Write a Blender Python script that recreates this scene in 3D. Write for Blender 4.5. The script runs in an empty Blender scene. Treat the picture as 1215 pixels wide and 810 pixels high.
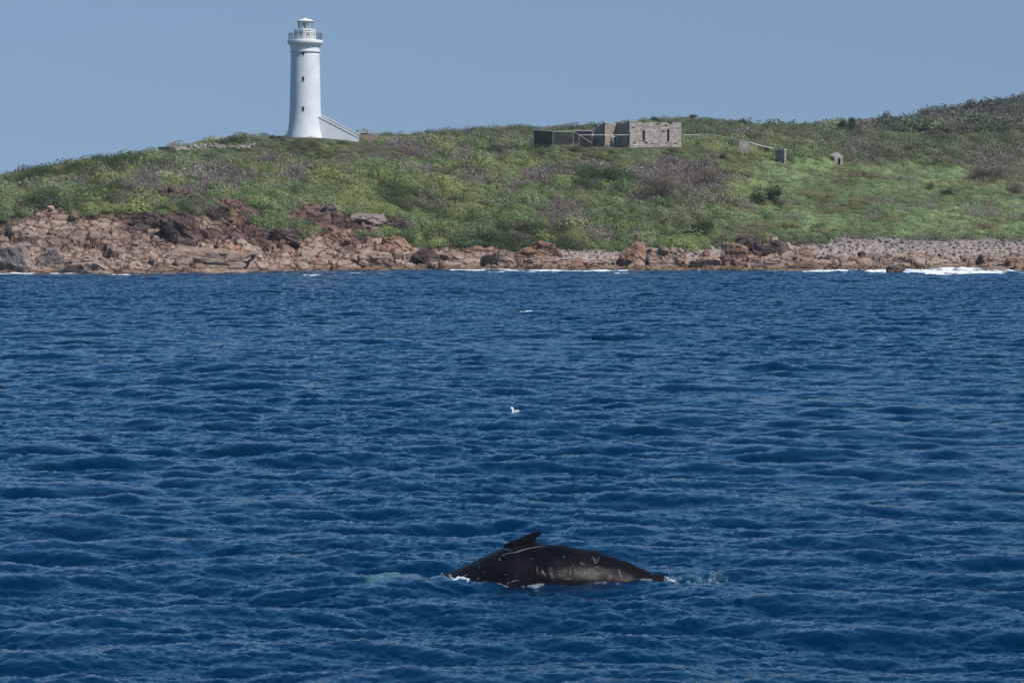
import bpy, bmesh, math, random
import numpy as np
from mathutils import Vector, Matrix, Euler

# ------------------------------------------------------------------ camera, sky, sun, exposure
S = bpy.context.scene
COL = S.collection
R = math.radians
FPX, U0, V0, CAMZ = 3375.0, 607.5, 261.0, 7.0          # focal length and horizon in photo pixels, deck height in metres
cam = bpy.data.cameras.new('camera'); camo = bpy.data.objects.new('camera', cam); COL.objects.link(camo)
cam.lens = 100.0; cam.sensor_width = 36.0; cam.shift_y = -144/1215
cam.clip_start = 0.5; cam.clip_end = 30000
camo.location = (0, 0, CAMZ); camo.rotation_euler = (R(90), 0, 0)
S.camera = camo
SUN_EL, SUN_AZ = 55.0, 124.0                            # azimuth clockwise from +Y
w = bpy.data.worlds.new('World'); S.world = w; w.use_nodes = True
nt = w.node_tree; nt.nodes.clear()
sky = nt.nodes.new('ShaderNodeTexSky'); sky.sky_type = 'NISHITA'; sky.sun_disc = False
sky.sun_elevation = R(SUN_EL); sky.sun_rotation = R(SUN_AZ)
sky.air_density = 0.5; sky.dust_density = 0.0; sky.ozone_density = 2.6; sky.altitude = 0
# a clear, even sky: the band near the horizon is lifted so that it does not turn yellow
tcd = nt.nodes.new('ShaderNodeTexCoord'); sx_ = nt.nodes.new('ShaderNodeSeparateXYZ'); cx_ = nt.nodes.new('ShaderNodeCombineXYZ')
mz = nt.nodes.new('ShaderNodeMath'); mz.operation = 'MULTIPLY_ADD'; mz.inputs[1].default_value = .42; mz.inputs[2].default_value = .07
m0 = nt.nodes.new('ShaderNodeMath'); m0.operation = 'MAXIMUM'; m0.inputs[1].default_value = 0
m2_ = nt.nodes.new('ShaderNodeMath'); m2_.operation = 'MULTIPLY_ADD'; m2_.inputs[2].default_value = .066
nt.links.new(tcd.outputs['Generated'], sx_.inputs[0]); nt.links.new(sx_.outputs[2], m0.inputs[0]); nt.links.new(m0.outputs[0], mz.inputs[0])
nt.links.new(m0.outputs[0], m2_.inputs[0]); nt.links.new(mz.outputs[0], m2_.inputs[1])
nt.links.new(sx_.outputs[0], cx_.inputs[0]); nt.links.new(sx_.outputs[1], cx_.inputs[1]); nt.links.new(m2_.outputs[0], cx_.inputs[2]); nt.links.new(cx_.outputs[0], sky.inputs[0])
bg = nt.nodes.new('ShaderNodeBackground'); bg.inputs['Strength'].default_value = 0.075
wo = nt.nodes.new('ShaderNodeOutputWorld')
# deeper blue overhead than along the horizon
rz_ = nt.nodes.new('ShaderNodeMapRange'); rz_.interpolation_type = 'SMOOTHSTEP'; rz_.inputs['From Min'].default_value = .07; rz_.inputs['From Max'].default_value = .30
tm_ = nt.nodes.new('ShaderNodeMix'); tm_.data_type = 'RGBA'; tm_.inputs[6].default_value = (1, 1, 1, 1); tm_.inputs[7].default_value = (.50, .99, 1.22, 1)
ml_ = nt.nodes.new('ShaderNodeVectorMath'); ml_.operation = 'MULTIPLY'
nt.links.new(m0.outputs[0], rz_.inputs[0]); nt.links.new(rz_.outputs[0], tm_.inputs[0]); nt.links.new(sky.outputs[0], ml_.inputs[0]); nt.links.new(tm_.outputs[2], ml_.inputs[1]); nt.links.new(ml_.outputs[0], bg.inputs[0]); nt.links.new(bg.outputs[0], wo.inputs[0])
sl = bpy.data.lights.new('sun', 'SUN'); sl.energy = 5.0; sl.angle = R(0.53); sl.color = (1.0, 0.965, 0.915)
so = bpy.data.objects.new('sun', sl); COL.objects.link(so)
sd = Vector((math.sin(R(SUN_AZ))*math.cos(R(SUN_EL)), math.cos(R(SUN_AZ))*math.cos(R(SUN_EL)), math.sin(R(SUN_EL))))
so.rotation_euler = sd.to_track_quat('Z', 'Y').to_euler(); so.location = (60, -40, 120)
S.view_settings.view_transform = 'Standard'; S.view_settings.look = 'None'
S.view_settings.exposure = 0.0; S.view_settings.gamma = 1.0
S.render.resolution_x = 1024; S.render.resolution_y = 682

# ------------------------------------------------------------------ helpers
rng = np.random.default_rng(7); random.seed(7)

def link(o, parent=None):
    COL.objects.link(o)
    if parent is not None: o.parent = parent
    return o
def tag(o, label=None, cat=None, group=None, kind=None):
    if label: o['label'] = label
    if cat: o['category'] = cat
    if group: o['group'] = group
    if kind: o['kind'] = kind
    return o
def empty(name, loc, rz=0.0):
    o = bpy.data.objects.new(name, None); o.location = loc; o.rotation_euler = (0, 0, rz); o.empty_display_size = .5
    return link(o)
def bm_obj(name, bm, m, parent=None, smooth=False):
    me = bpy.data.meshes.new(name); bmesh.ops.recalc_face_normals(bm, faces=bm.faces)
    bm.to_mesh(me); bm.free()
    if m: me.materials.append(m)
    if smooth: me.polygons.foreach_set('use_smooth', [True]*len(me.polygons))
    return link(bpy.data.objects.new(name, me), parent)
def np_mesh(name, V, F, m=None, smooth=False):
    """mesh from arrays: V (n,3), F (k,4) or (k,3)"""
    me = bpy.data.meshes.new(name); n = F.shape[1]
    me.vertices.add(len(V)); me.vertices.foreach_set('co', np.asarray(V, np.float32).ravel())
    me.loops.add(F.size); me.loops.foreach_set('vertex_index', np.asarray(F, np.int32).ravel())
    me.polygons.add(len(F)); me.polygons.foreach_set('loop_start', np.arange(0, F.size, n, dtype=np.int32))
    me.polygons.foreach_set('loop_total', np.full(len(F), n, np.int32))
    me.polygons.foreach_set('use_smooth', np.full(len(F), smooth, bool))
    if m: me.materials.append(m)
    me.update(); me.validate()
    return me
def box(bm, x0, x1, y0, y1, z0, z1):
    v = [bm.verts.new(p) for p in ((x0,y0,z0),(x1,y0,z0),(x1,y1,z0),(x0,y1,z0),(x0,y0,z1),(x1,y0,z1),(x1,y1,z1),(x0,y1,z1))]
    for f in ((3,2,1,0),(4,5,6,7),(0,1,5,4),(1,2,6,5),(2,3,7,6),(3,0,4,7)): bm.faces.new([v[i] for i in f])
def tube(bm, a, b, r0, r1=None, n=8):
    a, b = Vector(a), Vector(b); r1 = r0 if r1 is None else r1
    q = (b-a).to_track_quat('Z', 'Y')
    A = [bm.verts.new(a+q@Vector((r0*math.cos(t), r0*math.sin(t), 0))) for t in [2*math.pi*i/n for i in range(n)]]
    B = [bm.verts.new(b+q@Vector((r1*math.cos(t), r1*math.sin(t), 0))) for t in [2*math.pi*i/n for i in range(n)]]
    for i in range(n): bm.faces.new((A[i], A[(i+1)%n], B[(i+1)%n], B[i]))
    bm.faces.new(A[::-1]); bm.faces.new(B)
def polyline(bm, pts, r, n=6):
    for p, q in zip(pts, pts[1:]): tube(bm, p, q, r, n=n)
def lathe(bm, prof, n=64, cap=True, rot=0.0):
    rings = []
    for r, z in prof:
        rings.append([bm.verts.new((r*math.cos(rot+2*math.pi*i/n), r*math.sin(rot+2*math.pi*i/n), z)) for i in range(n)])
    for A, B in zip(rings, rings[1:]):
        for i in range(n): bm.faces.new((A[i], A[(i+1)%n], B[(i+1)%n], B[i]))
    if cap: bm.faces.new(rings[0][::-1]); bm.faces.new(rings[-1])
def prism(bm, poly, y0, y1):
    """polygon in xz extruded along y"""
    A = [bm.verts.new((x, y0, z)) for x, z in poly]; B = [bm.verts.new((x, y1, z)) for x, z in poly]
    n = len(poly); bm.faces.new(A); bm.faces.new(B[::-1])
    for i in range(n): bm.faces.new((A[i], B[i], B[(i+1)%n], A[(i+1)%n]))

# numpy noise
def _hash(ix, iy, s):
    h = (ix.astype(np.int64)*374761393 + iy.astype(np.int64)*668265263 + s*2147483647*3 + s*1274126177) & 0xFFFFFFFF
    h = ((h ^ (h >> 13))*1274126177) & 0xFFFFFFFF
    h = ((h ^ (h >> 16))*2246822519) & 0xFFFFFFFF
    return ((h ^ (h >> 15)) & 0xFFFFFF)/float(0xFFFFFF)
def vnoise(x, y, s=0):
    x = np.asarray(x, float); y = np.asarray(y, float)
    ix, iy = np.floor(x), np.floor(y); fx, fy = x-ix, y-iy
    fx = fx*fx*(3-2*fx); fy = fy*fy*(3-2*fy)
    a, b = _hash(ix, iy, s), _hash(ix+1, iy, s); c, d = _hash(ix, iy+1, s), _hash(ix+1, iy+1, s)
    return (a+(b-a)*fx)*(1-fy) + (c+(d-c)*fx)*fy
def fbm(x, y, s=0, o=4):
    t, a, n = 0.0, 0.5, 0.0
    for i in range(o):
        t = t + a*vnoise(x*2**i+17*i, y*2**i-9*i, s+i); n += a; a *= .5
    return t/n
def cells(x, y, s=0):
    ix, iy = np.floor(x), np.floor(y)
    f1 = np.full(np.shape(x), 9.0); f2 = f1.copy(); rid = np.zeros(np.shape(x)); rx = rid.copy(); ry = rid.copy()
    for dx in (-1, 0, 1):
        for dy in (-1, 0, 1):
            cx, cy = ix+dx, iy+dy
            px = cx+_hash(cx, cy, s+11); py = cy+_hash(cx, cy, s+23)
            d = np.hypot(px-x, py-y); m = d < f1
            f2 = np.where(m, f1, np.minimum(f2, d)); f1 = np.where(m, d, f1)
            rid = np.where(m, _hash(cx, cy, s+37), rid)
            rx = np.where(m, x-px, rx); ry = np.where(m, y-py, ry)
    return f1, f2, rid, rx, ry
def sstep(a, b, x):
    t = np.clip((x-a)/(b-a), 0, 1); return t*t*(3-2*t)

# ------------------------------------------------------------------ materials
def mat(name):
    m = bpy.data.materials.new(name); m.use_nodes = True
    return m, m.node_tree.nodes, m.node_tree.links, m.node_tree.nodes['Principled BSDF']
def simple(name, c, rough=.6, spec=.3, metal=0.0, var=.15, scale=3.0, bump=0.0):
    m, n, l, b = mat(name)
    t = n.new('ShaderNodeTexNoise'); t.inputs['Scale'].default_value = scale; t.inputs['Detail'].default_value = 5
    co = n.new('ShaderNodeTexCoord'); l.new(co.outputs['Object'], t.inputs['Vector'])
    r = n.new('ShaderNodeMapRange'); r.inputs['From Min'].default_value = .3; r.inputs['From Max'].default_value = .7
    r.inputs['To Min'].default_value = 1-var; r.inputs['To Max'].default_value = 1+var
    l.new(t.outputs[0], r.inputs[0])
    mx = n.new('ShaderNodeVectorMath'); mx.operation = 'SCALE'; mx.inputs[0].default_value = c[:3]
    l.new(r.outputs[0], mx.inputs['Scale']); l.new(mx.outputs[0], b.inputs['Base Color'])
    b.inputs['Roughness'].default_value = rough; b.inputs['Specular IOR Level'].default_value = spec; b.inputs['Metallic'].default_value = metal
    if bump:
        bp = n.new('ShaderNodeBump'); bp.inputs['Strength'].default_value = bump; bp.inputs['Distance'].default_value = .05
        l.new(t.outputs[0], bp.inputs['Height']); l.new(bp.outputs[0], b.inputs['Normal'])
    return m

def leaf_mat(name, c=None, trans=.32):
    """foliage: colour from the instance tint, or fixed; each leaf clump a little lighter or darker"""
    m, n, l, b = mat(name); n.remove(b)
    out = n['Material Output']
    if c is None:
        a = n.new('ShaderNodeAttribute'); a.attribute_type = 'INSTANCER'; a.attribute_name = 'tint'; col = a.outputs['Color']
    else:
        a = n.new('ShaderNodeRGB'); a.outputs[0].default_value = (*c, 1); col = a.outputs[0]
    g = n.new('ShaderNodeNewGeometry')
    r = n.new('ShaderNodeMapRange'); r.inputs['To Min'].default_value = .68; r.inputs['To Max'].default_value = 1.36
    l.new(g.outputs['Random Per Island'], r.inputs[0])
    s = n.new('ShaderNodeVectorMath'); s.operation = 'SCALE'; l.new(col, s.inputs[0]); l.new(r.outputs[0], s.inputs['Scale'])
    d = n.new('ShaderNodeBsdfDiffuse'); t = n.new('ShaderNodeBsdfTranslucent'); mx = n.new('ShaderNodeMixShader')
    mx.inputs[0].default_value = trans
    l.new(s.outputs[0], d.inputs[0]); l.new(s.outputs[0], t.inputs[0])
    l.new(d.outputs[0], mx.inputs[1]); l.new(t.outputs[0], mx.inputs[2]); l.new(mx.outputs[0], out.inputs[0])
    return m

def rock_mat(name, c1, c2, c3, scale=1.0, inst=False):
    m, n, l, b = mat(name)
    co = n.new('ShaderNodeTexCoord')
    t = n.new('ShaderNodeTexNoise'); t.inputs['Scale'].default_value = .55*scale; t.inputs['Detail'].default_value = 8; t.inputs['Roughness'].default_value = .65
    v = n.new('ShaderNodeTexVoronoi'); v.feature = 'DISTANCE_TO_EDGE'; v.inputs['Scale'].default_value = .8*scale
    l.new(co.outputs['Object'], t.inputs['Vector'])
    dm = n.new('ShaderNodeVectorMath'); dm.operation = 'MULTIPLY_ADD'; dm.inputs[1].default_value = (1.6, 1.6, 1.2)
    l.new(t.outputs['Color'], dm.inputs[0]); l.new(co.outputs['Object'], dm.inputs[2])
    mq = n.new('ShaderNodeMapping'); mq.inputs['Scale'].default_value = (.55, 1, 1.5); mq.inputs['Rotation'].default_value = (.3, .5, .2); l.new(dm.outputs[0], mq.inputs[0]); l.new(mq.outputs[0], v.inputs['Vector'])
    cr = n.new('ShaderNodeValToRGB'); e = cr.color_ramp.elements
    e[0].position = .33; e[0].color = (*c1, 1); e[1].position = .68; e[1].color = (*c3, 1)
    k = cr.color_ramp.elements.new(.5); k.color = (*c2, 1)
    l.new(t.outputs[0], cr.inputs[0])
    cm = n.new('ShaderNodeMapRange'); cm.inputs['From Max'].default_value = .03; cm.inputs['To Min'].default_value = .5; l.new(v.outputs['Distance'], cm.inputs[0])
    sc = n.new('ShaderNodeVectorMath'); sc.operation = 'SCALE'; l.new(cr.outputs[0], sc.inputs[0]); l.new(cm.outputs[0], sc.inputs['Scale'])
    src = sc.outputs[0]
    if inst:
        a = n.new('ShaderNodeAttribute'); a.attribute_type = 'INSTANCER'; a.attribute_name = 'tint'
        mu = n.new('ShaderNodeVectorMath'); mu.operation = 'MULTIPLY'; l.new(src, mu.inputs[0]); l.new(a.outputs['Color'], mu.inputs[1]); src = mu.outputs[0]
    l.new(src, b.inputs['Base Color'])
    b.inputs['Roughness'].default_value = .9; b.inputs['Specular IOR Level'].default_value = .15
    bp = n.new('ShaderNodeBump'); bp.inputs['Strength'].default_value = .8; bp.inputs['Distance'].default_value = .25
    l.new(cm.outputs[0], bp.inputs['Height'])
    b2 = n.new('ShaderNodeBump'); b2.inputs['Strength'].default_value = .7; b2.inputs['Distance'].default_value = .3
    l.new(t.outputs[0], b2.inputs['Height']); l.new(bp.outputs[0], b2.inputs['Normal']); l.new(b2.outputs[0], b.inputs['Normal'])
    return m

# ------------------------------------------------------------------ terrain: heights from surveyed stations, thin plate spline
VEG = lambda D: np.interp(D, [400, 430, 460, 500, 600, 680, 820, 1000], [0, .7, 1.2, 1.3, 2.7, 3.3, 5.0, 7.6])
ST = {  # bearing column: (distance, elevation row) of shore, rock top, slope, crest and what lies behind
 -150: [(355,334),(370,325),(392,262),(430,240),(460,238),(540,285),(640,300)],
 0:    [(355,334),(369,325),(390,254),(410,232),(445,208),(490,228),(560,275),(680,300)],
 70:   [(355,334),(369,325),(390,250),(415,225),(462,190),(510,210),(600,255)],
 150:  [(355,334),(370,325),(392,248),(420,220),(475,179),(530,195),(640,240)],
 230:  [(355,334),(372,324),(393,247),(425,215),(490,169),(550,180),(660,225)],
 300:  [(362,334),(380,322.5),(400,266),(430,222),(497,162),(560,176),(680,215)],
 362:  [(375,332),(392,321),(408,274),(440,217),(485,170),(500,162),(515,163),(570,175),(700,210)],
 440:  [(378,332),(394,321),(412,272),(440,222),(480,182),(510,163),(540,159),(600,158),(700,180)],
 520:  [(378,332),(395,320.5),(410,288),(440,237),(480,192),(520,166),(580,154),(640,150),(740,170)],
 620:  [(378,332),(396,320),(410,291),(445,232),(480,187),(510,169),(530,166),(600,152),(660,144),(760,165)],
 720:  [(378,332),(396,320),(410,292),(445,230),(480,187),(505,169),(530,166),(600,150),(670,138),(780,160)],
 800:  [(378,332),(396,320),(410,291),(445,227),(480,187),(505,169),(530,166),(600,145),(670,131.5),(800,158)],
 880:  [(378,332),(394,320),(410,288),(445,232),(485,192),(520,169),(560,162),(620,148),(690,142),(820,160)],
 960:  [(372,332),(391,321),(412,277),(445,237),(490,202),(530,184),(570,170),(640,151),(710,143),(830,158),(1000,148),(1150,156)],
 1040: [(370,332),(388,322),(412,276),(450,237),(500,207),(540,189),(580,173),(650,155),(720,149),(850,153),(1000,142),(1150,150)],
 1120: [(370,332),(387,322),(412,278),(450,242),(500,215),(540,194),(580,177),(650,157),(720,149),(850,148),(1000,132),(1150,138)],
 1215: [(370,332),(387,322),(412,278),(450,242),(500,214),(540,190),(580,176),(650,156),(720,147),(850,143),(1000,112.5),(1150,119)],
 1400: [(370,332),(387,322),(412,278),(450,242),(500,212),(540,190),(580,176),(650,154),(720,145),(850,138),(1000,100),(1150,110)],
}
cp = []
for u, L in ST.items():
    for D, v in L:
        z = CAMZ+(V0-v)/FPX*D
        if D > 408: z -= float(VEG(D))
        if (u, D) in ((362, 500), (362, 515)): z += 1.15
        if D in (505, 530, 510) and 600 < u < 850: z += .4
        cp.append(((u-U0)/FPX*D, D, z))
cp = np.array(cp); cs = np.array([100., 100.])
def _phi(r2): return np.where(r2 > 0, r2*np.log(np.maximum(r2, 1e-12)), 0)
_P = cp[:, :2]/cs
_K = _phi(((_P[:, None]-_P[None])**2).sum(-1)) + np.eye(len(_P))*2e-4
_Q = np.c_[np.ones(len(_P)), _P]
_A = np.block([[_K, _Q], [_Q.T, np.zeros((3, 3))]])
_wt = np.linalg.solve(_A, np.r_[cp[:, 2], 0, 0, 0])
def tps(X, Y):
    sh = np.shape(X); p = np.c_[np.ravel(X), np.ravel(Y)]/cs; out = np.empty(len(p))
    for i in range(0, len(p), 40000):
        q = p[i:i+40000]; out[i:i+40000] = _phi(((q[:, None]-_P[None])**2).sum(-1))@_wt[:-3] + np.c_[np.ones(len(q)), q]@_wt[-3:]
    return out.reshape(sh)
us = np.array(sorted(ST)); SHORE = np.array([ST[u][1][0] for u in us]); RTOP = np.array([ST[u][2][0] for u in us])
def col(X, Y): return X/Y*FPX+U0
def row(Y, Z): return V0-(Z-CAMZ)/Y*FPX
def shore_y(u): return np.interp(u, us, SHORE)
def rockmask(X, Y):
    """1 on the bare shore rocks, 0 where soil begins"""
    u = col(X, Y); top = np.interp(u, us, RTOP) + -2.5 + (fbm(X/9, Y/9, 5)-.5)*9 + (fbm(X/3, Y/3, 6)-.5)*4
    m = 1-sstep(-1.2, 1.2, Y-top)
    for (uu, D, rx, ry) in ((385, 420, 4.5, 5), (440, 418, 7, 5), (268, 404, 5, 6), (195, 402, 7, 5), (395, 413, 7, 4), (290, 408, 5, 4)):
        x0 = (uu-U0)/FPX*D
        d = np.hypot((X-x0)/rx, (Y-D)/ry) + (fbm(X/2.5, Y/2.5, 8)-.5)*1.1
        m = np.maximum(m, 1-sstep(.75, 1.0, d))
    return m
def pebble(X, Y):
    """1 on the loose pebble beaches"""
    u = col(X, Y); n = (fbm(X/5, Y/5, 31)-.5)
    a = sstep(925, 965, u+n*40)*sstep(398, 401, Y+n*5-np.clip(1010-u, 0, 60)*.05)
    b = sstep(785, 800, u+n*20)*(1-sstep(855, 868, u+n*20))*sstep(401, 403, Y+n*3)
    c = sstep(650, 672, u+n*30)*(1-sstep(722, 738, u+n*20))*sstep(401, 404, Y+n*3)
    d = sstep(560, 580, u+n*20)*(1-sstep(640, 655, u+n*20))*sstep(406, 408, Y+n*3)
    return np.clip(a+b+c+d, 0, 1)
def height(X, Y, full=True):
    X = np.asarray(X, float); Y = np.asarray(Y, float)
    z = tps(X, Y); u = col(X, Y)
    soil = sstep(408, 430, Y)
    site = np.minimum(1, np.minimum(np.hypot((X+36.4)/12, (Y-503)/14), np.hypot((X-22)/20, (Y-507)/14)))**2
    z = z + soil*site*((fbm(X/22, Y/22, 3, 3)-.5)*3.0 + (fbm(X/6, Y/6, 4, 3)-.5)*1.1)
    if full:
        rm = rockmask(X, Y); pb = pebble(X, Y)
        sx, sy = X+.35*Y, Y*1.0+.15*X
        wv = (fbm(X/4, Y/4, 50)-.5)*2.2
        f1, f2, r1, ax, ay = cells((sx+wv)/6.5, (sy+wv)/5.2, 61)
        g1, g2, r2, bx, by = cells((sx-wv)/2.3, (sy+wv)/1.9, 62)
        h1, h2, r3, qx, qy = cells((sx+wv*.5)/.95, (sy)/.8, 63)
        blk = (r1-.5)*1.7 + (r2-.5)*.85 + (r3-.5)*.32 + (ax*(r2-.5)+ay*(r1-.6))*.9 + by*(r2-.4)*.6
        blk = blk - .9*(1-sstep(.0, .10, f2-f1)) - .4*(1-sstep(0, .12, g2-g1))
        near = sstep(-14, 4, Y-shore_y(u))
        k = rm*(1-.88*pb)*(.25+.75*near)
        z = z + k*blk*np.clip(.35+.65*sstep(0, 6, Y-shore_y(u)), 0, 1) + pb*rm*(fbm(X/.9, Y/.9, 66, 2)-.5)*.35
    return z
def ground(u, v, d0=372, d1=1100):
    """point of the bare land seen along a bearing"""
    D = np.arange(d0, d1, .5); X = (u-U0)/FPX*D; Z = height(X, D, False)
    vv = row(D, Z); i = np.argmax(vv <= v)
    if vv[i] > v: i = int(np.argmin(vv))
    return Vector((X[i], D[i], float(Z[i])))
def gz(x, y, full=False): return float(height(np.array([x]), np.array([y]), full)[0])

def grid_faces(nr, nc):
    i = np.arange((nr-1)*nc).reshape(nr-1, nc)[:, :-1]
    return np.stack([i, i+1, i+nc+1, i+nc], -1).reshape(-1, 4)

tcol = np.r_[np.linspace(-.75, -.27, 30)[:-1], np.linspace(-.27, .27, 800), np.linspace(.27, .75, 30)[1:]]
yrow = np.r_[np.arange(352, 366, 1.0), np.arange(366, 428, .28), np.arange(428, 560, .9), np.arange(560, 760, 2.0), np.arange(760, 1160, 6), np.geomspace(1160, 2600, 14)]
TX = tcol[None]*yrow[:, None]; TY = np.repeat(yrow[:, None], len(tcol), 1)
TX = TX + (fbm(TX/.7, TY/.7, 90, 2)-.5)*.25*(TY < 428)
TZ = height(TX, TY)
TZ = np.where(TY > 1150, np.minimum(TZ, 45), TZ)
TZ = np.maximum(TZ, -4)
RM = rockmask(TX, TY); PB = pebble(TX, TY)
# mineral and soil colour of the ground, per vertex
def mixc(a, b, t): return a+(b-a)*t[..., None]
def rockcolour(X, Y, Z):
    u = col(X, Y)
    sx, sy = X+.35*Y, Y+.15*X; wv = (fbm(X/4, Y/4, 50)-.5)*2.2
    _, _, r1, _, _ = cells((sx+wv)/6.5, (sy+wv)/5.2, 61); _, _, r2, _, _ = cells((sx-wv)/2.3, (sy+wv)/1.9, 62); _, _, r3, _, _ = cells((sx+wv*.5)/.95, sy/.8, 63)
    c = mixc(np.array([.27, .185, .14]), np.array([.36, .27, .215]), r2*.6+r3*.4)
    red = sstep(.72, .85, r1*.5+r2*.5+.06*(fbm(X/8, Y/8, 71)-.5)+.18*sstep(2, 5, Z)*(u > 420)); c = mixc(c, np.array([.25, .125, .08]), red*.7)
    dk = sstep(2.4, 4.6, Z+(fbm(X/6, Y/6, 72)-.5)*6)*(1-sstep(470, 560, u))*sstep(.25, .45, fbm(X/7, Y/7, 73)); dk = dk*np.where(u < 130, .55, 1)
    c = mixc(c, mixc(np.array([.075, .05, .05]), np.array([.15, .085, .07]), r3), dk*.92)
    c = c*(.75+.5*fbm(X/1.2, Y/1.2, 74))[..., None]
    peb = np.array([.30, .245, .215])*(.8+.5*vnoise(X/.5, Y/.5, 77))[..., None]
    peb = mixc(peb, np.array([.22, .195, .19])+0*peb, sstep(2.6, 4.6, Z+(fbm(X/5, Y/5, 78)-.5)*2))
    c = mixc(c, peb, pebble(X, Y))
    wet = 1-sstep(.3, 1.1, Z+(fbm(X/2, Y/9, 75)-.5)*.8)
    return mixc(c, np.array([.12, .075, .05]), wet*.75)
soil = mixc(np.array([.045, .06, .022]), np.array([.085, .085, .04]), fbm(TX/7, TY/7, 80))
soil = mixc(soil, np.array([.16, .125, .09]), sstep(.62, .72, fbm(TX/5, TY/5, 81))*.6)
C = mixc(soil, rockcolour(TX, TY, TZ), RM)
gm, n, l, b = mat('headland ground')
a = n.new('ShaderNodeAttribute'); a.attribute_name = 'ground_colour'
co = n.new('ShaderNodeTexCoord'); t = n.new('ShaderNodeTexNoise'); t.inputs['Scale'].default_value = 1.6; t.inputs['Detail'].default_value = 8; t.inputs['Roughness'].default_value = .7
l.new(co.outputs['Object'], t.inputs['Vector'])
r_ = n.new('ShaderNodeMapRange'); r_.inputs['From Min'].default_value = .3; r_.inputs['From Max'].default_value = .7; r_.inputs['To Min'].default_value = .6; r_.inputs['To Max'].default_value = 1.4
l.new(t.outputs[0], r_.inputs[0]); s_ = n.new('ShaderNodeVectorMath'); s_.operation = 'SCALE'
vk = n.new('ShaderNodeTexVoronoi'); vk.feature = 'DISTANCE_TO_EDGE'; vk.inputs['Scale'].default_value = .48
wq = n.new('ShaderNodeVectorMath'); wq.operation = 'MULTIPLY_ADD'; wq.inputs[1].default_value = (1.3, 1.3, 1.3); l.new(t.outputs['Color'], wq.inputs[0]); l.new(co.outputs['Object'], wq.inputs[2])
mk = n.new('ShaderNodeMapping'); mk.inputs['Rotation'].default_value = (.2, .6, .3); mk.inputs['Scale'].default_value = (.8, .6, 1.9); l.new(wq.outputs[0], mk.inputs[0]); l.new(mk.outputs[0], vk.inputs['Vector'])
ck = n.new('ShaderNodeMapRange'); ck.inputs['From Max'].default_value = .05; ck.inputs['To Min'].default_value = 1; ck.inputs['To Max'].default_value = 0; l.new(vk.outputs['Distance'], ck.inputs[0])
c2 = n.new('ShaderNodeMath'); c2.operation = 'MULTIPLY'; l.new(ck.outputs[0], c2.inputs[0]); l.new(a.outputs['Alpha'], c2.inputs[1])
c3_ = n.new('ShaderNodeMath'); c3_.operation = 'MULTIPLY_ADD'; c3_.inputs[1].default_value = -.36; c3_.inputs[2].default_value = 1; l.new(c2.outputs[0], c3_.inputs[0])
c4 = n.new('ShaderNodeMath'); c4.operation = 'MULTIPLY'; l.new(c3_.outputs[0], c4.inputs[0]); l.new(r_.outputs[0], c4.inputs[1])
l.new(a.outputs['Color'], s_.inputs[0]); l.new(c4.outputs[0], s_.inputs['Scale']); l.new(s_.outputs[0], b.inputs['Base Color'])
b.inputs['Roughness'].default_value = .92; b.inputs['Specular IOR Level'].default_value = .12
bp = n.new('ShaderNodeBump'); bp.inputs['Strength'].default_value = .8; bp.inputs['Distance'].default_value = .35; l.new(t.outputs[0], bp.inputs['Height'])
bk_ = n.new('ShaderNodeBump'); bk_.invert = True; bk_.inputs['Strength'].default_value = 1; bk_.inputs['Distance'].default_value = .3; l.new(c2.outputs[0], bk_.inputs['Height']); l.new(bp.outputs[0], bk_.inputs['Normal']); l.new(bk_.outputs[0], b.inputs['Normal'])
me = np_mesh('headland', np.stack([TX, TY, TZ], -1).reshape(-1, 3), grid_faces(*TX.shape), gm)
at = me.attributes.new('ground_colour', 'FLOAT_COLOR', 'POINT')
at.data.foreach_set('color', np.c_[C.reshape(-1, 3), (RM*(1-PB)).ravel()].astype(np.float32).ravel())
tag(link(bpy.data.objects.new('headland', me)), 'rocky headland rising from the sea under low coastal scrub', 'headland', kind='structure')

# ------------------------------------------------------------------ sea
def ocean_tile(N, L, wl_min, wl_max, rms, ang, spread, seed, peak, chop, fall=3.7):
    g = np.random.default_rng(seed)
    k1 = 2*np.pi*np.fft.fftfreq(N, L/N); kx, ky = np.meshgrid(k1, k1); k = np.hypot(kx, ky); k[0, 0] = 1e-6
    kp = 2*np.pi/peak; sp = np.exp(-1.1*(kp/k)**2)/k**fall
    c = (kx*math.cos(ang)+ky*math.sin(ang))/k
    sp = sp*(np.abs(c)**spread+.04)*(k > 2*np.pi/wl_max)*(k < 2*np.pi/wl_min); sp[0, 0] = 0
    a = (g.normal(size=(N, N))+1j*g.normal(size=(N, N)))*np.sqrt(sp)
    h = np.fft.ifft2(a).real; f = rms/h.std(); a = a*f
    return [np.fft.ifft2(a).real, chop*np.fft.ifft2(-1j*kx/k*a).real, chop*np.fft.ifft2(-1j*ky/k*a).real], N, L
def sample(tile, x, y, rot):
    comps, N, L = tile; c, s = math.cos(rot), math.sin(rot)
    u = (c*x+s*y)/L*N; v = (-s*x+c*y)/L*N
    iu, iv = np.floor(u).astype(int), np.floor(v).astype(int); fu, fv = u-iu, v-iv
    i0, i1, j0, j1 = iu % N, (iu+1) % N, iv % N, (iv+1) % N
    o = [(A[j0, i0]*(1-fu)+A[j0, i1]*fu)*(1-fv)+(A[j1, i0]*(1-fu)+A[j1, i1]*fu)*fv for A in comps]
    return o[0], c*o[1]-s*o[2], s*o[1]+c*o[2]
WANG = R(-100)
tiles = [(ocean_tile(1024, 128, .9, 18, .088, WANG, 4, 1, 7.5, 1.3), 0.0),
         (ocean_tile(1024, 83, .6, 6, .027, WANG-.5, 3, 2, 2.2, 1.35), .5),
         (ocean_tile(1024, 21, .06, 1.4, .0135, WANG+.35, 2.5, 3, .7, 1.0, 2.9), -.35)]
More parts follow.
